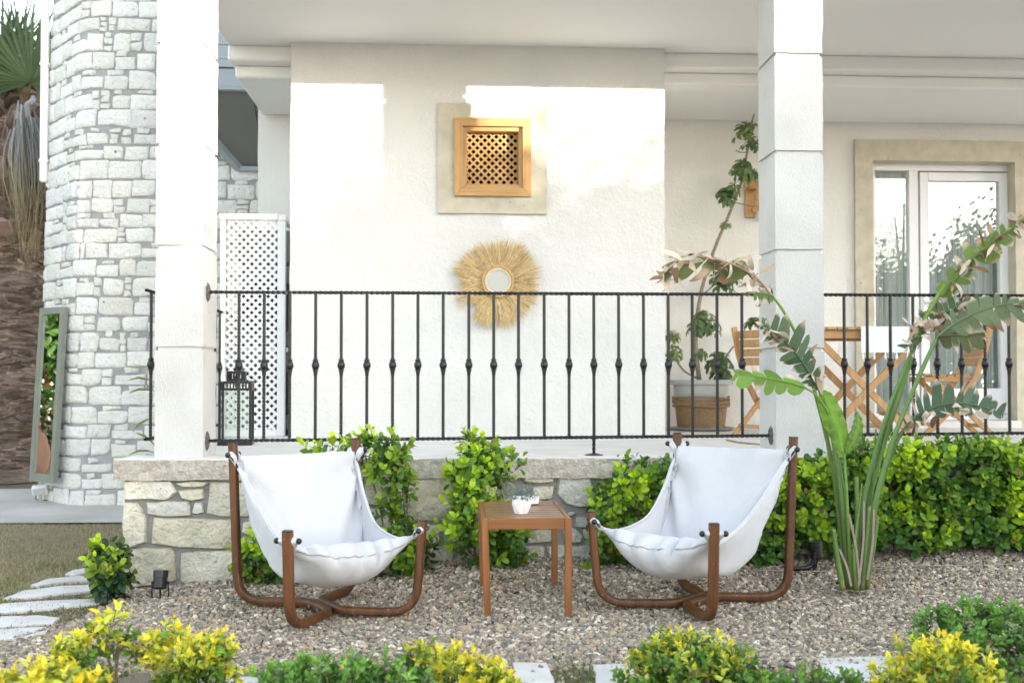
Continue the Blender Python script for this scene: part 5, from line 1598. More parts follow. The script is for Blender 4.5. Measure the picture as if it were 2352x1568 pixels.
# tall left stalk with the dry drooping leaf
stalk([SP(1944, 1352), SP(1930, 1200), SP(1908, 1050), SP(1880, 930, .02), SP(1838, 790, .03), SP(1800, 715, .03), SP(1770, 675, .03)], .021, .008, (.10, .17, .05), (.17, .27, .05))
torn_leaf([SP(1772, 678, .03), SP(1745, 645, .02), SP(1705, 617, 0), SP(1655, 598, -.03), SP(1600, 588, -.06), SP(1560, 596, -.08), SP(1530, 620, -.10), SP(1512, 650, -.10)], .17, (.11, .14, .05), 9, (0, -1, .3), .90, .9, (1, 1), (.3, .2), (.45, 1.0), rib=.006, sweepf=1.0, gap=.88)
torn_leaf([SP(1776, 682, .02), SP(1755, 675, .0), SP(1730, 672, -.02)], .11, (.11, .19, .045), 4, (0, -.4, 1), .45, 1.2, (1, 1), (.3, .5), gap=1.0, rib=.007, name='leaf')
# second stalk, arching left
stalk([SP(1950, 1352, -.02), SP(1936, 1180, -.03), SP(1915, 1020, -.04), SP(1895, 930, -.05), SP(1880, 890, -.05)], .020, .011, (.10, .18, .05))
torn_leaf([SP(1882, 895, -.05), SP(1862, 862, -.06), SP(1838, 825, -.07), SP(1806, 787, -.08), SP(1775, 760, -.09), SP(1748, 742, -.09)], .15, (.08, .135, .07), 12, (0, -1, .2), .36, 1.0, (1, 1), (.1, .3), (.95, .5), gap=.97, rib=.008)
# young leaf to the left
stalk([SP(1912, 970, -.04), SP(1895, 935, -.06), SP(1872, 905, -.07), SP(1845, 888, -.08)], .008, .006, (.16, .28, .04))
torn_leaf([SP(1850, 890, -.08), SP(1810, 878, -.09), SP(1760, 868, -.10), SP(1715, 862, -.10), SP(1688, 858, -.10)], .082, (.17, .31, .05), 5, (0, -.75, .6), .06, .35, (1, 1), (.25, .5), gap=1.0, rib=.006)
# broad young leaf standing by the stalks
def broad_leaf(pts, wid, c, name='leaf', up=(0, -1, .1)):
    P = spline(pts, 8); n_ = len(P); G = []; C = []
    for i, p in enumerate(P):
        t = i / (n_ - 1); T = (P[min(i + 1, n_ - 1)] - P[max(i - 1, 0)]).normalized(); u = Vector(up); sd = T.cross(u).normalized()
        w_ = wid * math.sin(math.pi * min(1, .05 + .95 * t)) ** .7
        G.append([p + sd * w_ * s_ + u * (-.25 * abs(s_) * w_) + Vector((0, .006 * math.sin(t * 40 + s_ * 3) * abs(s_), 0)) for s_ in (-1, -.66, -.33, 0, .33, .66, 1)])
        for s_ in (-1, -.66, -.33, 0, .33, .66, 1):
            g_ = 1 + .15 * nz((t * 20, s_, 0)) + (.35 if s_ == 0 else 0); C.append(tuple(v * g_ for v in c))
    mb = MB(); mb.grid(G); mb.c = C
    return mb.build(name, M['softleaf'], st, smooth=True)
stalk([SP(1955, 1352, -.04), SP(1948, 1200, -.05), SP(1940, 1060, -.05), SP(1934, 1035, -.05)], .013, .008, (.15, .27, .05))
broad_leaf([SP(1936, 1050, -.05), SP(1930, 1000, -.055), SP(1914, 955, -.06), SP(1898, 915, -.06), SP(1890, 895, -.06)], .052, (.18, .33, .045))
broad_leaf([SP(1945, 1040, -.06), SP(1962, 1010, -.07), SP(1972, 975, -.07), SP(1968, 945, -.06)], .028, (.15, .28, .05))
# right-hand stalks
stalk([SP(1962, 1352, .0), SP(1975, 1200, .02), SP(2005, 1060, .03), SP(2045, 930, .04), SP(2085, 830, .04), SP(2112, 770, .05)], .019, .012, (.12, .22, .06))
stalk([SP(1972, 1352, .03), SP(1990, 1180, .05), SP(2030, 1020, .06), SP(2075, 880, .06), SP(2112, 760, .06), SP(2148, 690, .06), SP(2172, 655, .06)], .020, .014, (.11, .20, .055), (.16, .28, .045))
stalk([SP(1978, 1352, -.03), SP(2004, 1180, -.04), SP(2048, 1020, -.05), SP(2100, 890, -.05), SP(2138, 805, -.05), SP(2158, 770, -.05)], .021, .012, (.12, .21, .06))
stalk([SP(1986, 1352, .02), SP(2006, 1190, .0), SP(2034, 1080, -.02), SP(2062, 1010, -.04), SP(2088, 970, -.05)], .019, .012, (.10, .18, .05))
# leaves on the right
torn_leaf([SP(2160, 680, .06), SP(2196, 636, .05), SP(2236, 592, .04), SP(2280, 556, .03), SP(2320, 528, .02), SP(2360, 500, .02)], .13, (.14, .22, .045), 9, (-.2, -1, .3), .52, 1.2, (1, 1), (.2, .2), (.75, .75), gap=.9, rib=.015)
torn_leaf([SP(2112, 770, .05), SP(2128, 742, .05), SP(2160, 722, .04), SP(2200, 707, .04), SP(2250, 690, .03)], .14, GL, 12, (.0, -1, .4), .34, 1.0, (1, 1), (.3, .2), (.8, .65), gap=.95, rib=.008)
torn_leaf([SP(2152, 775, -.05), SP(2180, 752, -.06), SP(2220, 728, -.07), SP(2270, 708, -.08), SP(2320, 697, -.08), SP(2372, 694, -.08)], .15, (.15, .20, .10), 12, (0, -1, .5), .34, 1.0, (1, 1), (.3, .1), (.95, .55), gap=.98, rib=.008)
torn_leaf([SP(2155, 772, -.07), SP(2190, 770, -.10), SP(2225, 772, -.12), SP(2262, 768, -.13)], .085, (.10, .12, .045), 4, (0, -.9, .4), .22, .5, (1, 1), (.4, .9), gap=1.0, rib=.006)
torn_leaf([SP(2082, 980, -.05), SP(2102, 958, -.06), SP(2132, 940, -.07), SP(2170, 929, -.07), SP(2215, 927, -.07), SP(2262, 936, -.07), SP(2304, 952, -.07)], .15, (.085, .14, .085), 13, (0, -1, .25), .36, 1.0, (1, 1), (.2, .15), (.40, 1.0), gap=.97, rib=.007)
torn_leaf([SP(2115, 775, .03), SP(2095, 790, .0), SP(2075, 800, -.02)], .06, GL, 3, (0, -.6, .8), .55, 1.2, (1, 1), (.2, .6), rib=.005)
# dried ribbons hanging off the leaf edges
def tatters(mid, n, lmin, lmax, spread=.05, wid=.010):
    mid = spline(mid, 10); V, F, C = [], [], []
    for i in range(n):
        p = mid[random.randrange(len(mid))] + Vector((random.gauss(0, spread * .18), random.gauss(-.012, spread * .15), random.gauss(.0, spread * .22)))
        d = Vector((random.gauss(0, 1), random.gauss(-.3, .6), random.gauss(-.35, .8))).normalized(); L = random.uniform(lmin, lmax); w_ = wid * random.uniform(.4, 1.4)
        ax = d.orthogonal().normalized(); ax.rotate(Matrix.Rotation(random.uniform(0, 6.28), 3, d)); tw = random.gauss(0, 1.6); ck = random.gauss(0, 1) * 2.6
        b0 = len(V); c0 = random.choice([PALE, PALE, TAN, (.70, .62, .54), BRN]); g_ = random.uniform(.8, 1.25); s0 = d.cross(ax)
        for k in range(9):
            t = k / 8; ww = w_ * math.sin(math.pi * (.12 + .86 * t)) ** .8
            V += [p - ax * ww, p + ax * ww]; C += [tuple(x * g_ for x in c0)] * 2
            p = p + d * (L / 8)
            d = (Matrix.Rotation(ck * (.3 + t) / 8, 3, ax) @ d).normalized(); d = (d + Vector((0, 0, -.06))).normalized()
            ax = (Matrix.Rotation(tw / 8, 3, d) @ ax); ax = (ax - d * ax.dot(d)).normalized()
        for k in range(8): a = b0 + 2 * k; F.append((a, a + 1, a + 3, a + 2))
    org = ORG[st.name]
    return link('dry_ribbons', raw_mesh('dry_ribbons', [tuple(v - org) for v in V], F, M['dryleaf'], C, True), st, org=org, kind='stuff')
tatters([SP(1740, 642, .02), SP(1700, 615, 0), SP(1640, 600, -.03), SP(1570, 596, -.08), SP(1520, 640, -.1)], 30, .06, .14, .05, .013)
tatters([SP(2185, 650, .05), SP(2236, 592, .04), SP(2290, 548, .03), SP(2350, 505, .02)], 30, .05, .12, .05, .013)
tatters([SP(2110, 770, .03), SP(2140, 735, .04), SP(2200, 715, .04), SP(2260, 700, 0), SP(2350, 695, -.08)], 40, .05, .12, .06, .014)
tatters([SP(2085, 985, -.05), SP(2110, 962, -.06), SP(2170, 945, -.07), SP(2250, 945, -.07), SP(2305, 958, -.07)], 20, .035, .08, .03, .012)
tatters([SP(1880, 885, -.06), SP(1838, 830, -.07), SP(1790, 775, -.08), SP(1745, 742, -.09)], 16, .04, .09, .05, .011)
stalk([SP(1966, 1352, .03), SP(1985, 1180, .05), SP(2018, 1030, .06), SP(2050, 930, .07), SP(2078, 860, .07)], .016, .008, (.11, .18, .06))
stalk([SP(1955, 1352, .03), SP(1946, 1200, .03), SP(1930, 1080, .03), SP(1910, 990, .03)], .016, .010, (.10, .17, .05))
# cut stubs
for pts, r0, r1 in (([SP(1936, 1354, -.07), SP(1922, 1270, -.08), SP(1914, 1214, -.09)], .020, .013), ([SP(1992, 1352, -.05), SP(2008, 1250, -.06), SP(2016, 1186, -.06)], .014, .011), ([SP(1980, 1354, -.06), SP(1988, 1260, -.07), SP(1997, 1162, -.07)], .015, .010), ([SP(1958, 1352, -.01), SP(1968, 1200, .0), SP(1967, 1095, .0)], .016, .014), ([SP(1968, 1354, -.07), SP(1962, 1270, -.08), SP(1972, 1180, -.07), SP(1980, 1110, -.07)], .020, .004), ([SP(1990, 1352, .02), SP(1998, 1200, .04), SP(2008, 1060, .05), SP(2012, 985, .05)], .010, .006)):
    stalk(pts, r0, r1, (.13, .20, .055), (.13, .22, .06), 'cut_stalk')
for x0, y0, x1, y1 in ((1950, 1180, 1975, 1340), (1985, 1150, 1972, 1345), (2008, 1170, 1992, 1330), (1928, 1260, 1955, 1345)):
    m_ = MB(); P = spline([SP(x0, y0, -.085), SP((x0 + x1) / 2 + 4, (y0 + y1) / 2, -.09), SP(x1, y1, -.09)], 6)
    m_.sweep(P, [(-.005, -.001), (.005, -.001), (.005, .001), (-.005, .001)], up=(0, 1, 0)); m_.c = [(.38, .30, .25)] * len(m_.v); m_.build('dry_sheath', M['dryleaf'], st)

# ================================================================== SHRUBS AND HEDGES
def shoot(lv, p, axis, L, pairs, size, young, old, edge=None, stems=None, openk=1.0):
    """opposite leaf pairs along a twig, youngest at the tip"""
    axis = Vector(axis).normalized(); a = axis.orthogonal().normalized(); b_ = axis.cross(a)
    ph = random.uniform(0, 3.14)
    for k in range(pairs):
        t = k / max(1, pairs - 1)
        q = p + axis * L * t
        spread = (1.15 - .75 * t) * openk
        for s_ in (0, math.pi):
            th = ph + k * math.pi / 2 + s_ + random.gauss(0, .2)
            rad = a * math.cos(th) + b_ * math.sin(th)
            d = rad * math.sin(spread) + axis * math.cos(spread)
            n_ = axis * math.sin(spread) - rad * math.cos(spread)
            f_ = min(1, max(0, t + random.gauss(0, .12)))
            g_ = random.uniform(.78, 1.22)
            cm = tuple((old[i] * (1 - f_) + young[i] * f_) * g_ for i in range(3))
            ce = cm
            if edge:                                 # cream margin round a green heart
                ce = tuple((cm[i] * .3 + edge[i] * .7) * g_ for i in range(3)); h_ = .25 + .5 * f_
                cm = tuple((old[i] * 2.4 * (1 - h_) + young[i] * h_) * g_ for i in range(3))
            sz = size * (1 - .28 * t) * random.uniform(.6, 1.3)
            if random.random() < .012: cm = ce = tuple(v * g_ for v in random.choice(((.38, .27, .10), (.62, .55, .12), (.25, .15, .07))))
            lv.add(q, d + rvec() * .12, n_ + rvec() * .15, sz, sz * random.uniform(.52, .66), cm, ce, random.uniform(0, .35))
    if stems is not None: stems.tube([p - axis * L * .5, p + axis * L * .8], [.0022, .0014], 4, caps=False)

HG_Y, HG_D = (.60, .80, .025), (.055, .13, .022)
def hedge(label, name, cat, loc, pts, size=.054, young=HG_Y, old=HG_D, pairs=(3, 5), L=.055, group=None, edge=None, trunkpts=(), ev=0.0, pointed=False):
    r = thing(name, label, cat, loc, group)
    lv = Leaves(); sm = MB(); lv.pointed = pointed
    for p, ax, yk in pts:
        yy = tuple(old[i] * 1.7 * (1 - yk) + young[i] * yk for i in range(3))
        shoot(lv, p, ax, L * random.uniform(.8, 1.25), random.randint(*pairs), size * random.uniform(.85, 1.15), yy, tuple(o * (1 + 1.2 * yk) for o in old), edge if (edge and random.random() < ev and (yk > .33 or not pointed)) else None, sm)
    lv.build('foliage', M['leaf'], r)
    for a, b_, rad in trunkpts:
        m_ = MB(); m_.tube(spline([a, (Vector(a) + Vector(b_)) / 2 + rvec() * .03, b_], 5), rad, 6); m_.build('stem', M['greybark'], r)
    sm.build('twigs', M['greybark'], r, kind='stuff')
    return r
def wallvol(x0, x1, ztop, n, yf=5.36, yb=5.60, zlo=.05, bare=()):
    """shoots over the front and top of a clipped hedge"""
    out = []
    for i in range(n):
        x = random.uniform(x0, x1); zt = ztop(x)
        z0 = gz(x, 5.4) + zlo
        if random.random() < .25:
            z = zt - abs(random.gauss(0, .05)); y = random.uniform(yf + .02, yb + .10); ax = Vector((random.gauss(0, .35), -.25 + random.gauss(0, .3), 1))
        else:
            z = z0 + (zt - z0) * random.random() ** .9; y = yf + .05 * noise.noise(Vector((x * 4, z * 4, 0))) + abs(random.gauss(0, .06)); ax = Vector((random.gauss(0, .5), -1.0, .55 + random.gauss(0, .35)))
        if any((x - a) ** 2 + (z - b_) ** 2 < c * c for a, b_, c in bare): continue
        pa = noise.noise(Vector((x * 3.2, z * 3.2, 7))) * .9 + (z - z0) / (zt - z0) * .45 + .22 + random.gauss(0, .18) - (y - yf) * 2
        out.append((Vector((x, y, z)), ax, min(1, max(0, pa))))
    for i in range(int(n * .35)):                    # older growth inside
        x = random.uniform(x0, x1); z0 = gz(x, 5.4) + zlo; z = random.uniform(z0, ztop(x) - .03)
        out.append((Vector((x, random.uniform(yf + .08, yb), z)), Vector((random.gauss(0, .5), -1, .4)), random.random() * .25))
    return out
def X_(x, y, Y=5.4): return at(x, y, Y=Y)
hz = lambda x: .612 + .045 * noise.noise(Vector((x * 2.7, 2, 0))) - .10 * ss(2.12, 1.85, x)
random.seed(5)
tp = [((x, 5.55, gz(x, 5.5) - .02), (x + random.gauss(0, .08), 5.5, .5), .007) for x in np.arange(1.9, 4.4, .11)]
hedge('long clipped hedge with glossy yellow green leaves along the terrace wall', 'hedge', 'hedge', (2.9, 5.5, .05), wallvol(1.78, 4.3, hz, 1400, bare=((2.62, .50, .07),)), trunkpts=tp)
hz2 = lambda x: .525 - .12 * ss(.95, .72, x) + .05 * noise.noise(Vector((x * 6, 4, 0)))
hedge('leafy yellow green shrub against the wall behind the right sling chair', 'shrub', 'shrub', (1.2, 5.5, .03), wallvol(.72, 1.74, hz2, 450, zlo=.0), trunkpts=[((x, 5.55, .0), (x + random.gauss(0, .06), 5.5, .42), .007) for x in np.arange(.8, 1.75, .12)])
def blob(cx, cy, cz, rx, ry, rz, n, yk=.5, upk=.7, shell=.55):
    out = []
    for i in range(n):
        d = rvec(); rr = 1 - (1 - shell) * random.random() ** 1.5
        p = Vector((cx + d.x * rx * rr, cy + d.y * ry * rr, cz + d.z * rz * rr))
        ax = Vector((d.x, d.y, d.z)) + Vector((0, -.25, upk))
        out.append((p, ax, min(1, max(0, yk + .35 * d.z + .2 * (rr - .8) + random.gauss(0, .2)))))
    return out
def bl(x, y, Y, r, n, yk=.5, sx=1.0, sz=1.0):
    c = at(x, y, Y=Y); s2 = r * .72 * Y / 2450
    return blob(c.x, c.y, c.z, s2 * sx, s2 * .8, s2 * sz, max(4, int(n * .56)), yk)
# shrub behind the left chair, with its bare lower stems
pts = bl(882, 1080, 5.46, 44, 34, .35) + bl(905, 1040, 5.44, 34, 20, .3) + bl(870, 1020, 5.44, 22, 10, .4) + bl(920, 1120, 5.46, 26, 22, .3) + bl(895, 1180, 5.46, 30, 20, .15) + bl(915, 1230, 5.45, 30, 20, .15) + bl(840, 1035, 5.47, 26, 18, .6) + bl(765, 1045, 5.47, 30, 18, .75, 1.4, .6) + bl(715, 1050, 5.47, 14, 6, .6) + bl(930, 1275, 5.42, 50, 60, .45, 1.2) + bl(985, 1270, 5.42, 22, 14, .2) + bl(880, 1290, 5.42, 40, 30, .1)
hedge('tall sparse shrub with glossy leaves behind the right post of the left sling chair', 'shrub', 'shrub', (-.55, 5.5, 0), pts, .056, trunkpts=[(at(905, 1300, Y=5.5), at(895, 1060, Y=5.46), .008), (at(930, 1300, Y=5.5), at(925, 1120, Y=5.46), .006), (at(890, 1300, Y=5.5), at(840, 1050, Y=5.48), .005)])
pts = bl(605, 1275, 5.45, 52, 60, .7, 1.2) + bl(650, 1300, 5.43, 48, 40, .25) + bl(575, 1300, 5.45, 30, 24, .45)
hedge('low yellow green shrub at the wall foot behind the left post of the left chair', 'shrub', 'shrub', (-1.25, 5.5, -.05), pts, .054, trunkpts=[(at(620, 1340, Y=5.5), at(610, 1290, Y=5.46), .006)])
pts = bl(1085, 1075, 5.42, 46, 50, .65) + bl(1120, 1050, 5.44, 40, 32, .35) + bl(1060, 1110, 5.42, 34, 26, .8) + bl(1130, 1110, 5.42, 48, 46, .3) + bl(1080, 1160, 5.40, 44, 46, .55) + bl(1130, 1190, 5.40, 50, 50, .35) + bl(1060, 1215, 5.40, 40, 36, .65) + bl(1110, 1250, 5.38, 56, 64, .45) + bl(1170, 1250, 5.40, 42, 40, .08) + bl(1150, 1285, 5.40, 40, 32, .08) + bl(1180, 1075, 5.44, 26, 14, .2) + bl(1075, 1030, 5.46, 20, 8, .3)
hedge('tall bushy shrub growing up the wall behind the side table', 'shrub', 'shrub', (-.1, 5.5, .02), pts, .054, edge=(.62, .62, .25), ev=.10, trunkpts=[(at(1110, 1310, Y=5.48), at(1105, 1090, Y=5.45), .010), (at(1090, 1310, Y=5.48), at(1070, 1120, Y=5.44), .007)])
pts = bl(236, 1312, 5.38, 36, 40, .55) + bl(218, 1282, 5.38, 18, 12, .65) + bl(260, 1282, 5.40, 22, 20, .05) + bl(264, 1325, 5.36, 30, 36, .25) + bl(246, 1348, 5.36, 26, 22, .2)
hedge('small dark and lime leaved shrub at the left corner of the terrace wall', 'shrub', 'shrub', (-1.9, 5.4, -.1), pts, .056, old=(.018, .046, .020), trunkpts=[(at(258, 1370, Y=5.4), at(245, 1300, Y=5.38), .007)])

# golden bushes in front
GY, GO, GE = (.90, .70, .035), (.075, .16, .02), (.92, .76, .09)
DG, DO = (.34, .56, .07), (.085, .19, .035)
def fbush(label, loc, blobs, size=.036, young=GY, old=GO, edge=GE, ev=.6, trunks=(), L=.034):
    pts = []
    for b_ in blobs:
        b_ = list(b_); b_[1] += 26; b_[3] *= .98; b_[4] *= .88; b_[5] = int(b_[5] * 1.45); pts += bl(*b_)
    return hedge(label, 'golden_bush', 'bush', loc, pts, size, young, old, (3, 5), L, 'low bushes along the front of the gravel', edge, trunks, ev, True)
random.seed(11)
def F_(x, y, Y): return at(x, y, Y=Y)
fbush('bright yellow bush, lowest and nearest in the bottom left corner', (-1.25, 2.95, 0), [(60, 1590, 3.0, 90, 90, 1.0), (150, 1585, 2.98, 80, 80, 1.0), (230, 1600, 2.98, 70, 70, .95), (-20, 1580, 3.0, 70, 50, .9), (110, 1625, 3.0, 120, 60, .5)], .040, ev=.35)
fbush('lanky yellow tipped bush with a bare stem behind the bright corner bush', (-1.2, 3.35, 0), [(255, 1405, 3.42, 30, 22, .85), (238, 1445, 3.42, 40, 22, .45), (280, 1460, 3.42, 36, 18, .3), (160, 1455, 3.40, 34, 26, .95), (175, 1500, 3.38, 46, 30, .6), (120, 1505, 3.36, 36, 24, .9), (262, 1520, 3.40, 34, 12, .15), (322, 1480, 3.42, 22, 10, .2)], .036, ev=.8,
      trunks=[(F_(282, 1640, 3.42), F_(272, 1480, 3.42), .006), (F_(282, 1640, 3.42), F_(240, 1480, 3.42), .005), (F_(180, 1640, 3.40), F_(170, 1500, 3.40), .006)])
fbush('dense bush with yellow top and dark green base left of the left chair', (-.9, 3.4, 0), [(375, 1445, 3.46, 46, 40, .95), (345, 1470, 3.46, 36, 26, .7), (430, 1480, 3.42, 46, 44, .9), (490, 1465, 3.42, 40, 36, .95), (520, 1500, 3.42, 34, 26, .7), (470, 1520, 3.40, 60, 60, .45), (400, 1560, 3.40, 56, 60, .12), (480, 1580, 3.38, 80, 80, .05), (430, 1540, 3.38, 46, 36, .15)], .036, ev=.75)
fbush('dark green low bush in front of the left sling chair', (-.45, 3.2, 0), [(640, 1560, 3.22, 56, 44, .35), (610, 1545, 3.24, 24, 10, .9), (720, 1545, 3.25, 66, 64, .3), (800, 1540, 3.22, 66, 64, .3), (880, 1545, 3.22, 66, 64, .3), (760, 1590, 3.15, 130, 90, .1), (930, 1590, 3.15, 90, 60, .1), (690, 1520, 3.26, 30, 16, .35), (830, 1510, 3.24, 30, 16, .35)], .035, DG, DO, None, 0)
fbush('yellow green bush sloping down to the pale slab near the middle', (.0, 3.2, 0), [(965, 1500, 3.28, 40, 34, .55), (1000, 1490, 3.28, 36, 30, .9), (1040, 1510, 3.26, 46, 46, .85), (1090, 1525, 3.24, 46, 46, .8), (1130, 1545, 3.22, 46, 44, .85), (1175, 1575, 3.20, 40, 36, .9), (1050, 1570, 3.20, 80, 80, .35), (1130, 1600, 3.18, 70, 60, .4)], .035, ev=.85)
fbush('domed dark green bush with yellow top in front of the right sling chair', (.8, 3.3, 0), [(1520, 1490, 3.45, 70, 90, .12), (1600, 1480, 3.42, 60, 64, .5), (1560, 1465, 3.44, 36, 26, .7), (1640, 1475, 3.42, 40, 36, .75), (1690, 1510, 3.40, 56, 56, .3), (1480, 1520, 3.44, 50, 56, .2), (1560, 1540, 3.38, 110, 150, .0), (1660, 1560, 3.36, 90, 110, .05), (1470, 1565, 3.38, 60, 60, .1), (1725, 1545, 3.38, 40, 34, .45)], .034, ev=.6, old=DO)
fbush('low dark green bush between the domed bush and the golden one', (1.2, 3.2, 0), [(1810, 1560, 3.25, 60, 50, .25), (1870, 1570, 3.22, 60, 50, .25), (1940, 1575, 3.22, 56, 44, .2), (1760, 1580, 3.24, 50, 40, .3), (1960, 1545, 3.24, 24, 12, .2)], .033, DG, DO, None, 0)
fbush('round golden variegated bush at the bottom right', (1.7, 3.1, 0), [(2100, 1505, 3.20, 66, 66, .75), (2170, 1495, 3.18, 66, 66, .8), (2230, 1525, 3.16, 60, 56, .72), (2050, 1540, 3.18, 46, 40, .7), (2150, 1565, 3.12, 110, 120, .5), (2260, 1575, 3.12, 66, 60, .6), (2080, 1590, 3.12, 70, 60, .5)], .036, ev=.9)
fbush('green rounded bush in the bottom right corner behind the golden bush', (2.1, 3.6, 0), [(2150, 1425, 3.72, 66, 60, .35), (2230, 1415, 3.70, 66, 60, .35), (2310, 1420, 3.66, 76, 70, .3), (2200, 1470, 3.60, 110, 110, .15), (2320, 1490, 3.55, 110, 110, .15), (2370, 1450, 3.6, 70, 60, .2), (2330, 1560, 3.4, 80, 60, .15)], .036, (.32, .52, .08), DO, None, 0)

# ================================================================== SLABS AND SMALL GROUND THINGS
def slab(label, pts, z, th=.05, name='paving_slab', group='pale stepping slabs'):
    P = [at(x, y, z=z) for x, y in pts]
    P = densify([(p.x, p.y) for p in P])
    mb = MB(); n_ = len(P); c = sum(P, Vector((0, 0))) / n_
    rings = [(1.0, -th), (1.0, -.008), (.985, -.002), (.93, 0)]
    vs = [Vector((c.x + (p.x - c.x) * k, c.y + (p.y - c.y) * k, z + d + .002 * nz((p.x * 9, p.y * 9, d)))) for k, d in rings for p in P] + [Vector((c.x, c.y, z))]
    fs = [(i * n_ + j, i * n_ + (j + 1) % n_, (i + 1) * n_ + (j + 1) % n_, (i + 1) * n_ + j) for i in range(3) for j in range(n_)] + [(3 * n_ + j, 3 * n_ + (j + 1) % n_, 4 * n_) for j in range(n_)]
    mb.add(vs, fs)
    return tag(mb.build(name, M['slab'], None, smooth=40), label, 'slab', group)
def l3(x, y): return (x * .3592, 1004.9 + y * .3592)
for lab, pl_ in (('smallest paving slab, farthest up the lawn beside the corner shrub', [(415, 868), (470, 845), (535, 832), (575, 840), (560, 858), (480, 874)]),
                 ('second paving slab from the top, narrow and pointed, beside the corner shrub', [(200, 935), (300, 900), (520, 878), (590, 890), (560, 906), (400, 918), (260, 938)]),
                 ('third paving slab from the top, long and curved, on the lawn', [(20, 1020), (150, 972), (400, 944), (620, 932), (680, 942), (645, 966), (400, 990), (200, 1012)]),
                 ('fourth paving slab from the top, widest, reaching the left picture edge', [(-60, 1062), (200, 1043), (640, 1024), (680, 1036), (640, 1052), (400, 1078), (150, 1102), (-60, 1116)]),
                 ('fifth paving slab from the top, ending among the gravel', [(-60, 1140), (250, 1130), (380, 1146), (340, 1180), (150, 1196), (-60, 1208)]),
                 ('nearest paving slab at the left edge beside the gravel', [(-60, 1222), (300, 1204), (350, 1222), (200, 1276), (80, 1298), (-60, 1306)])):
    slab(lab, [l3(*q) for q in pl_], -.088, name='paving_slab')
for lab, pl_ in (('pale edging slab beside the yellow green bush at the bottom middle', [(1178, 1519), (1255, 1519), (1272, 1560), (1276, 1600), (1190, 1600)]),
                 ('pale edging slab beside the domed bush at the bottom middle', [(1363, 1523), (1440, 1521), (1500, 1560), (1510, 1600), (1372, 1600)]),
                 ('pale edging slab showing between the dark and golden bushes', [(1880, 1508), (2080, 1502), (2110, 1560), (1900, 1566)]),
                 ('pale edging slab showing below the dark green bush', [(430, 1552), (600, 1550), (590, 1610), (420, 1612)])):
    slab(lab, pl_, .012, name='edging_slab', group='pale edging slabs along the gravel')
sheet('front_soil', [(-3.2, 2.0), (4.2, 3.73)], -.004, M['earth'], .12, .012)
def front_pt():
    p = at(random.uniform(1275, 1365), random.uniform(1510, 1575), z=0); return (p.x, p.y, 0.0)
grass('grass_tufts', 350, front_pt, .008, .022, green)
def left_pt():
    x = random.uniform(-2.6, -1.55); y = random.uniform(4.25, 6.6)
    if not (-.42 * y < x) or noise.noise(Vector((x * 3, y * 3, 1))) < -.05: return None
    return (x, y, -.105)
grass('path_grass', 5000, left_pt, .012, .035, green + dry[2:])

# spotlights
def make_spot():
    r = thing('garden_spotlight', '', 'spotlight', (0, 0, 0), 'black garden spotlights'); ORG[r.name] = Vector((0, 0, 0))
    T = Matrix.Translation((0, 0, .088)) @ Matrix.Rotation(R(-14), 4, 'X')
    prof = [(.022, -.035), (.031, -.030)]
    for i in range(5): prof += [(.034, -.026 + i * .009), (.034, -.021 + i * .009), (.0305, -.0205 + i * .009), (.0305, -.0175 + i * .009)]
    prof += [(.035, .020), (.036, .055), (.032, .055), (.031, .046)]
    m_ = MB(); m_.lathe(prof, 24, T, caps=False); m_.lathe([(.001, -.035), (.022, -.035)], 24, T, caps=False); m_.build('housing', M['blackplastic'], r, smooth=35)
    m_ = MB(); m_.lathe([(.001, .047), (.031, .047)], 24, T, caps=False); m_.build('lens', M['lens'], r)
    for s_ in (-1, 1):
        m_ = MB(); m_.tube(fillet([(s_ * .038, 0, .085), (s_ * .041, 0, .03), (s_ * .034, .004, -.01)], [.02]), .0035, 6); m_.ball((s_ * .038, 0, .085), .007, 8, 6); m_.build('bracket_arm', M['blackplastic'], r, smooth=True)
    m_ = MB(); m_.tube([(0, 0, .055), (0, .004, -.03)], .005, 6); m_.build('spike', M['blackplastic'], r)
    return r
sp1 = make_spot(); q = at(368, 1375, z=-.07); sp1.location = (q.x, q.y, -.075); sp1['label'] = 'black garden spotlight standing at the left end of the terrace wall'
sp2 = copy_tree(sp1); q = at(1872, 1300, Y=5.27); sp2.location = (q.x, q.y, gz(q.x, q.y) + .01); sp2.rotation_euler = (R(6), 0, R(60)); sp2['label'] = 'black garden spotlight tucked in the hedge beside the tall plant'
cp = MB(); q = sp2.location
pts = spline([q + Vector((.0, .0, .06)), q + Vector((-.03, -.02, .02)), q + Vector((-.09, -.03, .012)), q + Vector((-.15, -.02, .012))], 10)
cp.tube(pts, [.011 + .002 * (i % 2) for i in range(len(pts))], 8); tag(cp.build('cable_hose', M['blackplastic'], None, smooth=True), 'black corrugated cable hose lying beside the spotlight in the hedge', 'hose')
cd = MB(); P = spline([at(915, 1170, Y=5.6), at(905, 1205, Y=5.6), at(893, 1250, Y=5.6), at(885, 1300, Y=5.6)], 14); P = spline([at(926, 1140, Y=5.6), at(918, 1165, Y=5.6)], 6) + P
cd.tube(P, [.0095 + .0018 * (i % 2) for i in range(len(P))], 8); tag(cd.build('conduit', M['conduit'], None, smooth=True), 'white corrugated conduit running down the wall behind the tall sparse shrub', 'conduit')
cb = MB(); P = spline([(X_(1680, 1308, 5.30).x, 5.30, .075), (1.6, 5.26, .07), (1.95, 5.22, .075), (2.25, 5.24, .09), (2.6, 5.22, .10), (3.2, 5.25, .10)], 10)
cb.tube([Vector((p.x, p.y, gz(p.x, p.y) + .012)) for p in P], .003, 5); tag(cb.build('garden_cable', M['cable'], None, smooth=True), 'thin brown cable lying on the gravel along the hedge', 'cable')
dl = Leaves()
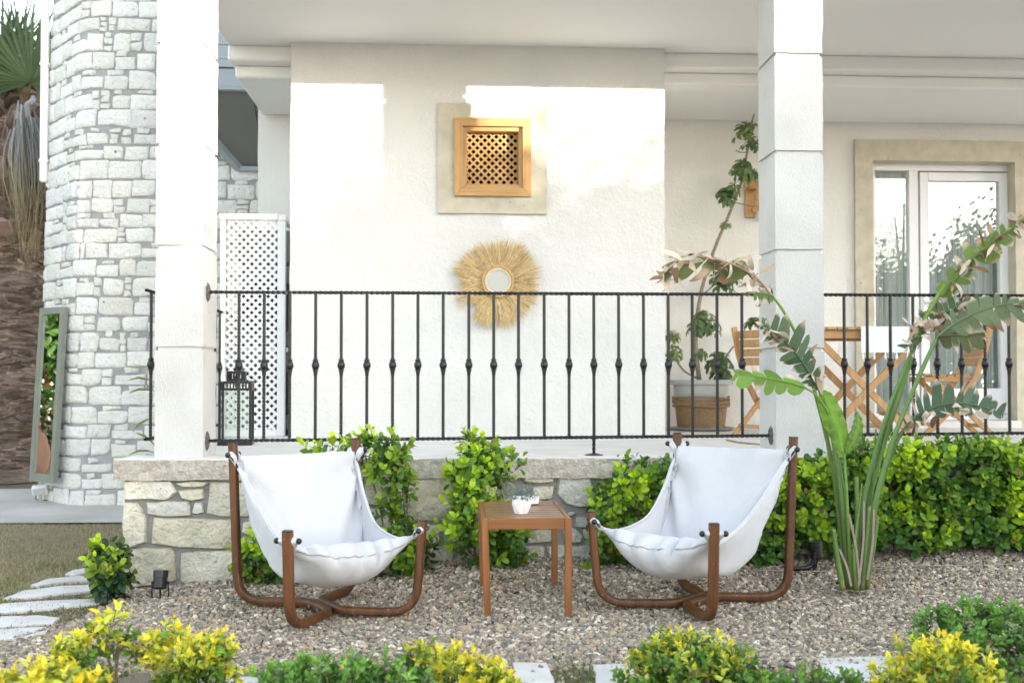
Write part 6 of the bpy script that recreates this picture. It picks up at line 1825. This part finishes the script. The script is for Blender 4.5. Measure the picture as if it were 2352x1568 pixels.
for x, y in [(random.uniform(420, 2340), random.uniform(1310, 1500)) for _ in range(34)] + [(random.uniform(580, 1250), random.gauss(1335, 12)) for _ in range(14)]:
    p = at(x, y, z=.02); k_ = random.uniform(.018, .045); dl.add((p.x, p.y, gz(p.x, p.y) + .012), (random.gauss(0, 1), random.gauss(0, 1), .15), (0, -.2, 1), k_, k_ * .5, random.choice([(.42, .30, .18), (.30, .19, .10), (.46, .40, .14), (.20, .13, .08)]), None, .4)
for x, y in ((985, 1340), (1012, 1330), (1040, 1318), (960, 1352), (1700, 1312), (2085, 1400), (1560, 1330), (1180, 1330)):
    p = at(x, y, z=.03); dl.add((p.x, p.y, gz(p.x, p.y) + .015), (random.gauss(0, 1), random.gauss(0, 1), .2), (0, -.4, 1), .05, .028, (.42, .30, .18), None, .5)
dl.build('fallen_leaves', M['dryleaf'], None, kind='stuff')
tw_ = MB(); tw_.tube(spline([at(1668, 1010, Y=5.75), at(1700, 1016, Y=5.72), at(1745, 1020, Y=5.70)], 5), .006, 6); tag(tw_.build('twig', M['bark'], None), 'dry twig lying on the wall coping behind the right sling chair', 'twig')
# agave-like blades beside the left column
lf = Leaves()
for x, y, dx, dz in ((350, 1040, -.16, .03), (352, 1030, -.10, .12), (353, 1046, -.14, .0), (350, 960, -.10, -.03), (352, 900, -.09, .02), (350, 880, -.1, .04)):
    p = at(x + 8, y, Y=6.25); lf.add(p, (dx, -.02, dz), (0, -.5, 1), .15, .016, (.12, .19, .07), (.32, .32, .10), .25)
lp = thing('spiky_plant', 'spiky green plant behind the left column on the terrace edge', 'plant', (-1.62, 6.3, FLOOR))
lf.build('foliage', M['softleaf'], lp)
m_ = MB(); m_.tube([(-1.60, 6.27, FLOOR - .02), (-1.605, 6.26, FLOOR + .3), (-1.60, 6.25, FLOOR + .42)], .010, 6); m_.build('stem', M['greybark'], lp)

# ================================================================== MIRROR ON THE TOWER
n2 = Vector((-.616, -.788, 0)); tdir = Vector((.788, -.616, 0))
mc = TS(uF + .80 - .27, 1.0, .085); mc = Vector((mc.x, mc.y, 0))
mr = thing('standing_mirror', 'tall mirror in a sage green wooden frame leaning on the stone tower', 'mirror', (mc.x, mc.y, 0))
mz0, mz1 = at(117, 1106, Y=mc.y).z, at(130, 706, Y=mc.y).z
hw = .185
def mp_(a, z, d):
    ln_ = (z - mz0) / (mz1 - mz0)
    return Vector((mc.x, mc.y, z)) + tdir * a + n2 * (d + .05 - .05 * ln_) + Vector((.022 * (z - 2.0), 0, 0))
def mbox(mb, a0, a1, z0, z1, d0, d1):
    vs = [mp_(a, z, d) for z in (z0, z1) for d in (d0, d1) for a in (a0, a1)]
    mb.add(vs, [(0, 2, 3, 1), (4, 5, 7, 6), (0, 1, 5, 4), (2, 6, 7, 3), (0, 4, 6, 2), (1, 3, 7, 5)]); return mb
fwid = .052
for a0, a1, z0, z1 in ((-hw, -hw + fwid, mz0, mz1), (hw - fwid, hw, mz0, mz1), (-hw + fwid + .001, hw - fwid - .001, mz1 - fwid * 1.1, mz1), (-hw + fwid + .001, hw - fwid - .001, mz0, mz0 + fwid * 1.4)):
    mbox(MB(), a0, a1, z0, z1, -.03, .012).build('frame', M['greenpaint'], mr)
m_ = mbox(MB(), -hw + fwid, -hw + fwid + .012, mz0 + .08, mz1 - .06, -.005, .006); mbox(m_, hw - fwid - .012, hw - fwid, mz0 + .08, mz1 - .06, -.005, .006); m_.build('bead_moulding', M['greenpaint'], mr)
mbox(MB(), -hw + fwid, hw - fwid, mz0 + fwid, mz1 - fwid, -.02, -.004).build('mirror_glass', M['mirror'], mr)
# floodlight
q = at(92, 1150, z=-.096)
fl = thing('floodlight', 'small white floodlight on a bracket on the path below the mirror', 'floodlight', (q.x, q.y, -.096))
m_ = MB(); T = Matrix.Translation((q.x, q.y, .0)) @ Matrix.Rotation(R(28), 4, 'X') @ Matrix.Rotation(R(10), 4, 'Z'); m_.bbox(-.065, .065, -.03, .03, -.035, .045, .008, 0, T); m_.build('housing', M['pvc'], fl)
m_ = MB(); m_.box(-.055, .055, -.0315, -.0305, -.028, .038, M=T); m_.build('lens', M['lens'], fl)
m_ = MB(); m_.bbox(q.x - .012, q.x + .012, q.y - .01, q.y + .01, -.096, -.03, .003); m_.bbox(q.x - .03, q.x + .03, q.y - .02, q.y + .02, -.096, -.085, .003); m_.build('bracket', M['greymetal'], fl)
m_ = MB(); m_.tube(spline([(q.x, q.y + .03, -.01), (q.x - .05, q.y + .03, -.06), (q.x - .02, q.y + .02, -.09), (q.x + .12, q.y + .05, -.09)], 6), .004, 5); m_.build('wire', M['blackplastic'], fl)

# ================================================================== PALM
PX, PYm = at(8, 700, Y=12.4).x, 12.4
pr_ = thing('palm_tree', 'stout fan palm with fibrous trunk, dead hanging frond and green fans left of the tower', 'tree', (PX, PYm, -.12))
mb = MB(); nr, na = 150, 40
zt = at(8, 380, Y=PYm).z; zk = at(8, 230, Y=PYm).z
G = []; mb.c = []
for i in range(nr):
    z = -.14 + (zk + .14) * i / (nr - 1)
    r = .50 * (1 + .10 * math.exp(-z * 2)) - (.06 * ss(zt, zk, z))
    row = []
    for j in range(na):
        a = 2 * math.pi * j / na
        rr = r + .012 * (i % 3) / 2 + .045 * noise.noise(Vector((math.cos(a) * 3, math.sin(a) * 3, z * 7))) + .03 * noise.noise(Vector((math.cos(a) * 14, math.sin(a) * 14, z * 24)))
        row.append(Vector((PX + rr * math.cos(a), PYm + rr * math.sin(a), z)))
    G.append(row)
mb.grid(G, closed=True)
mb.c = [(1 + .5 * noise.noise(Vector((v[0] * 4, v[1] * 4, v[2] * 16))),) * 3 for v in mb.v]
mb.build('trunk', M['palmtrunk'], pr_, smooth=True)
# ragged fibre flakes on the trunk
V, F, C = [], [], []
for i in range(1500):
    a = random.uniform(math.pi, 2 * math.pi); z = random.uniform(.0, zt); w_ = random.uniform(.03, .14); r = .525 * (1 + .10 * math.exp(-z * 2))
    b0 = len(V); h_ = random.uniform(.006, .03); o_ = random.uniform(.005, .04); tl = random.gauss(0, .03)
    for k in range(5):
        aa = a + (k / 4 - .5) * w_ / r * 2
        for z_, r_ in ((z, r + .0), (z + h_ + tl * (k / 4 - .5), r + o_ * (.5 + random.random()))):
            V.append((PX + r_ * math.cos(aa), PYm + r_ * math.sin(aa), z_ + (tl * (k / 4 - .5))))
    for k in range(4): F.append((b0 + 2 * k, b0 + 2 * k + 2, b0 + 2 * k + 3, b0 + 2 * k + 1))
    g_ = random.choice([.6, .8, 1, 1.2, 1.7]); C += [(g_, g_ * random.uniform(.85, 1), g_ * random.uniform(.75, 1))] * 10
org = ORG[pr_.name]
link('trunk_fibre', raw_mesh('trunk_fibre', [(v[0] - org.x, v[1] - org.y, v[2] - org.z) for v in V], F, M['palmtrunk'], C), pr_, org=org, kind='stuff')
for i in range(150):
    z = zt - 1.0 + (zk - zt + 1.2) * (i / 150); a = math.pi * 1.05 + (i * 2.399) % (math.pi * .9) if i % 4 else (i * 2.4)
    r = .50 - .10 * ss(zt, zk + .1, z)
    T = Matrix.Translation((PX + r * math.cos(a), PYm + r * math.sin(a), z)) @ Matrix.Rotation(a, 4, 'Z') @ Matrix.Rotation(R(random.uniform(15, 60)), 4, 'Y')
    wb, L = random.uniform(.06, .11), random.uniform(.16, .34)
    m_ = MB(); vs = [T @ Vector(v) for v in ((-.03, -wb, 0), (-.03, wb, 0), (.02, wb * .8, 0), (.02, -wb * .8, 0), (-.01, -wb * .45, L), (-.01, wb * .5, L * random.uniform(.8, 1)), (.03, wb * .4, L * .95), (.03, -wb * .3, L * .85))]
    g_ = random.choice([.5, .8, 1.0, 1.3, 1.6]); m_.add(vs, [(0, 1, 2, 3), (4, 7, 6, 5), (0, 4, 5, 1), (1, 5, 6, 2), (2, 6, 7, 3), (3, 7, 4, 0)], 0, (g_, g_ * random.uniform(.8, 1), g_ * random.uniform(.7, 1)))
    m_.build('leaf_base', M['boot'], pr_)
def fan(hub, d, nrm, rad, nblade, spread, c, droop=.2, name='frond', stalkfrom=None, mat='softleaf'):
    d = Vector(d).normalized(); n_ = Vector(nrm); n_ = (n_ - d * n_.dot(d)).normalized(); sd = d.cross(n_)
    V, F, C = [], [], []
    for k in range(nblade):
        t = (k / (nblade - 1) - .5) * 2 * spread
        ax = d * math.cos(t) + sd * math.sin(t)
        L = rad * (1 - .25 * abs(t) / spread) * random.uniform(.9, 1.08); wv = n_.cross(ax).normalized(); g_ = random.uniform(.75, 1.25)
        b0 = len(V)
        split = random.uniform(.32, .6)
        w0 = rad * split * (2 * spread / nblade) * .40
        for s_, w_ in ((.04, .004), (split, w0), (.8, w0 * .5), (1.0, .001)):
            p = hub + ax * L * s_ + n_ * (.02 * L * (k % 2) * 0) - Vector((0, 0, 1)) * droop * L * max(0, s_ - .4) ** 2 * random.uniform(.6, 1.5) + rvec() * .012 * s_
            V += [p - wv * w_ + n_ * w_ * .5, p, p + wv * w_ + n_ * w_ * .5]
            C += [tuple(x * g_ * (1 + .25 * (s_ > .9)) for x in c)] * 3
        for q in range(3):
            a = b0 + q * 3; F += [(a, a + 1, a + 4, a + 3), (a + 1, a + 2, a + 5, a + 4)]
    if stalkfrom is not None:
        mbs = MB(); mbs.tube(spline([stalkfrom, (Vector(stalkfrom) + hub) / 2 + Vector((0, 0, .05)), hub], 5), [.022 - .001 * i for i in range(11)], 6, caps=False); b0 = len(V)
        V += [Vector(v) for v in mbs.v]; F += [tuple(i + b0 for i in f) for f in mbs.f]; C += [tuple(x * 1.3 for x in c)] * len(mbs.v)
    org = ORG[pr_.name]
    return link(name, raw_mesh(name, [tuple(Vector(v) - org) for v in V], F, M[mat], C), pr_, org=org)
hub0 = Vector((PX, PYm, zk))
def PP_(x, y, dy=0): return at(x, y, Y=PYm + dy)
fan(PP_(70, 190, -.6), (.25, -.05, 1), (0, -1, .15), .95, 34, 2.1, (.085, .13, .05), .05, stalkfrom=hub0 + Vector((.25, -.3, -.1)))
fan(PP_(20, 190, -.3), (-.5, -.2, 1), (0, -1, .3), 1.0, 26, 1.5, (.07, .115, .055), .5, stalkfrom=hub0 + Vector((-.1, -.3, -.1)))
fan(PP_(45, 130, -.2), (.05, -.1, 1), (0, -1, .2), .85, 16, .55, (.09, .14, .075), .1, stalkfrom=hub0)
fan(PP_(5, 150, -.5), (-.2, -.3, 1), (0, -1, .5), 1.0, 18, 1.0, (.075, .12, .065), .7, stalkfrom=hub0)
fan(PP_(105, 170, .2), (.8, .2, .7), (0, -1, .3), 1.0, 26, 1.6, (.07, .115, .05), .4, stalkfrom=hub0)
fan(PP_(-40, 190, -.2), (-1, -.2, .4), (0, -1, .5), 1.1, 26, 1.6, (.07, .12, .05), .6, stalkfrom=hub0)
fan(PP_(-15, 230, -.9), (-.7, -.3, .1), (0, -1, .3), .8, 22, 1.3, (.09, .13, .06), .9, stalkfrom=hub0 + Vector((-.1, -.4, -.2)))
fan(PP_(40, 160, .6), (.2, .6, 1), (0, -1, .3), 1.0, 26, 1.7, (.06, .10, .045), .3, stalkfrom=hub0)
# the dead frond
hb = PP_(58, 285, -.75)
V, F, C = [], [], []
for k in range(170):
    sx = random.gauss(0, .055); L = random.uniform(.5, 1.5); b0 = len(V); sw = random.gauss(0, .05); w_ = random.uniform(.002, .011)
    p = hb + Vector((sx * .5, random.gauss(0, .05), random.gauss(0, .10)))
    g_ = random.uniform(.45, 1.25)
    for q in range(6):
        t = q / 5
        x = p + Vector((sx * 1.5 * math.sin(math.pi * min(1, .15 + t * .8)) + sw * t * t + .05 * t + .02 * noise.noise(Vector((k * 1.7, t * 3, 0))), .03 * noise.noise(Vector((k * 2.3, t * 3, 5))), -L * t))
        V += [x + Vector((-w_ * (1 - .6 * t), 0, 0)), x + Vector((w_ * (1 - .6 * t), -.006, 0))]
        cc = [(.36, .37, .38), (.36, .37, .38), (.40, .38, .33), (.44, .38, .26), (.46, .37, .22), (.44, .34, .19)][q]; C += [tuple(v * g_ for v in cc)] * 2
    for q in range(5): a = b0 + 2 * q; F.append((a, a + 1, a + 3, a + 2))
mbs = MB(); mbs.tube(spline([hub0 + Vector((.5, -.5, -.1)), PP_(75, 232, -.8), PP_(62, 245, -.8), hb], 5), .03, 6, caps=False); b0 = len(V); V += [Vector(v) for v in mbs.v]; F += [tuple(i + b0 for i in f) for f in mbs.f]; C += [(.42, .43, .44)] * len(mbs.v)
link('dead_frond', raw_mesh('dead_frond', [tuple(Vector(v) - org) for v in V], F, M['dryleaf'], C), pr_, org=org)

# ================================================================== GARDEN BEYOND THE PICTURE (seen in glass and mirror, and shading the terrace)
def tree(name, label, loc, h, r, n, c, cat='tree', group=None, trunk=True, leafL=.13, flower=None):
    t = thing(name, label, cat, loc, group)
    L0 = Vector(loc)
    lv = Leaves()
    cl = [(rvec(), random.uniform(.35, 1)) for _ in range(14)]
    for i in range(n):
        d, k = random.choice(cl); o = rvec() * .42 * random.random() ** .5 + d * k * .62
        p = L0 + Vector((o.x * r, o.y * r, h - r * .9 + o.z * r * .9)); g_ = random.uniform(.6, 1.3)
        cc = tuple(x * g_ for x in (flower if flower and random.random() < .05 else c))
        lv.add(p, rvec(), rvec(), leafL * random.uniform(.7, 1.3), leafL * .5, cc)
    lv.build('crown', M['leaf'], t)
    mb = MB(); mb.tube(spline([L0 - Vector((0, 0, .2)), L0 + Vector((.05, 0, h * .35)), L0 + Vector((0, .05, h - r))], 5), [.16 - .008 * i for i in range(11)], 8)
    for k in range(5):
        d, _ = cl[k]; mb.tube([L0 + Vector((.03, .03, h * .5)), L0 + Vector((d.x * r * .6, d.y * r * .6, h - r * .7 + d.z * r * .4))], [.06, .02], 6)
    mb.build('trunk', M['bark'], t)
    return t
random.seed(31)
tree('garden_tree', 'dense green tree with red blossom left of the stone tower', (-8.3, 10.7, -.15), 4.4, 2.2, 7000, (.07, .14, .03), flower=(.30, .03, .03))
tree('garden_tree', 'green tree beyond the palm reflected in the standing mirror', (-11.5, 11.2, -.15), 5.0, 2.6, 4200, (.06, .12, .03))
jr = MB(); jr.lathe([(.14, 0), (.22, .06), (.30, .28), (.31, .42), (.25, .60), (.16, .68), (.19, .74), (.16, .74), (.13, .66), (.02, .62)], 28, Matrix.Translation((-5.5, 10.08, -.1))); tag(jr.build('terracotta_jar', M['terracotta'], None, smooth=40), 'large terracotta jar reflected in the standing mirror', 'jar')
def hedge_row(label, a, b_, ztop, n, thick=.7, c=(.05, .10, .02), soft=.42):
    a, b_ = Vector(a), Vector(b_); d = (b_ - a); L = d.length; d.normalize(); nn = Vector((-d.y, d.x, 0))
    t = thing('garden_hedge', label, 'hedge', tuple((a + b_) / 2))
    V, C = [], []
    lc = np.array([(-.5, -.5, 0), (.5, -.5, .12), (.5, .5, 0), (-.5, .5, -.12)])
    for i in range(n):
        s_ = random.random(); k = random.uniform(-.5, .5); zt_ = ztop(s_) + random.gauss(0, soft)
        z = zt_ * random.random() ** .5 - .1
        g_ = random.uniform(.6, 1.4); p = a + d * (L * s_) + nn * (thick * k)
        u_ = rvec(); w_ = u_.orthogonal().normalized(); q_ = u_.cross(w_); sz_ = random.uniform(.06, .10)
        for x_, y_, z_ in lc: V.append(Vector((p.x, p.y, z)) + w_ * x_ * sz_ + q_ * y_ * sz_ * .7 + u_ * z_ * sz_)
        C += [tuple(x * g_ for x in c)] * 4
    org = ORG[t.name]; Vn = np.array([tuple(v - org) for v in V])
    link('foliage', raw_mesh('foliage', Vn, np.arange(4 * n).reshape(-1, 4), M['leaf'], C), t, org=org)
    mb = MB()
    for k in range(int(L * 10)):
        p = a + d * L * (k / (L * 10)); p = p + nn * random.uniform(-.12, .12); mb.tube([(p.x, p.y, -.2), (p.x + random.gauss(0, .1), p.y + random.gauss(0, .1), max(.5, ztop(k / (L * 10)) - .5))], .05, 5)
    mb.build('stem', M['bark'], t)
    return t
# the hedge lies across the low sun: p runs along it
HS = 10.0
def hp(p): return (HS * .7516 + p * .6593, -HS * .6593 + p * .7516, 0)
def htop(s_):
    p = 1.2 + 9.8 * s_
    return 3.02 + .80 * ss(3.9, 4.7, p) + 1.1 * ss(6.9, 7.5, p)
hedge_row('tall garden hedge opposite the terrace to the right', hp(1.2), hp(11.0), htop, 70000)
HS = 11.2
hedge_row('added unseen hedge screen blocking sun that leaks through the first hedge', hp(7.2), hp(11.5), lambda s_: 5.4, 34000, 1.0)  # unseen, added to stop sun leaking onto the rear wall
for i, (x, y, h, r) in enumerate(((13, -12, 7.0, 2.4), (19, -11, 7.5, 2.6), (7.5, -13, 6.2, 2.0))):
    tree('garden_tree', ('tall loose tree across the garden, first from the hedge', 'tall loose tree across the garden, farthest right', 'smaller tree across the garden opposite the patio door')[i], (x, y, -.15), h, r, 4500, (.07, .11, .035), leafL=.06)
hedge_row('garden hedge left of the tower reflected in the standing mirror', (-9.6, 8.2, 0), (-9.2, 13.5, 0), lambda s_: 3.4, 16000, .9, soft=.2)
nb = thing('neighbour_house', 'flat roofed house across the garden reflected in the patio door', 'house', (12, -18, -.15))
mb = MB(); mb.bbox(4, 13.6, -22, -17, -.3, 6.0, .02); mb.build('wall', M['plaster_rear'], nb)
mb = MB(); mb.bbox(3.8, 13.8, -22.2, -16.8, 6.0, 6.2, .02); mb.build('roof', M['ceiling'], nb)
for k in range(3):
    mb = MB(); mb.bbox(5.2 + 2.8 * k, 6.4 + 2.8 * k, -17.02, -16.96, 3.4, 4.8, .01); mb.build('window', M['acdark'], nb)
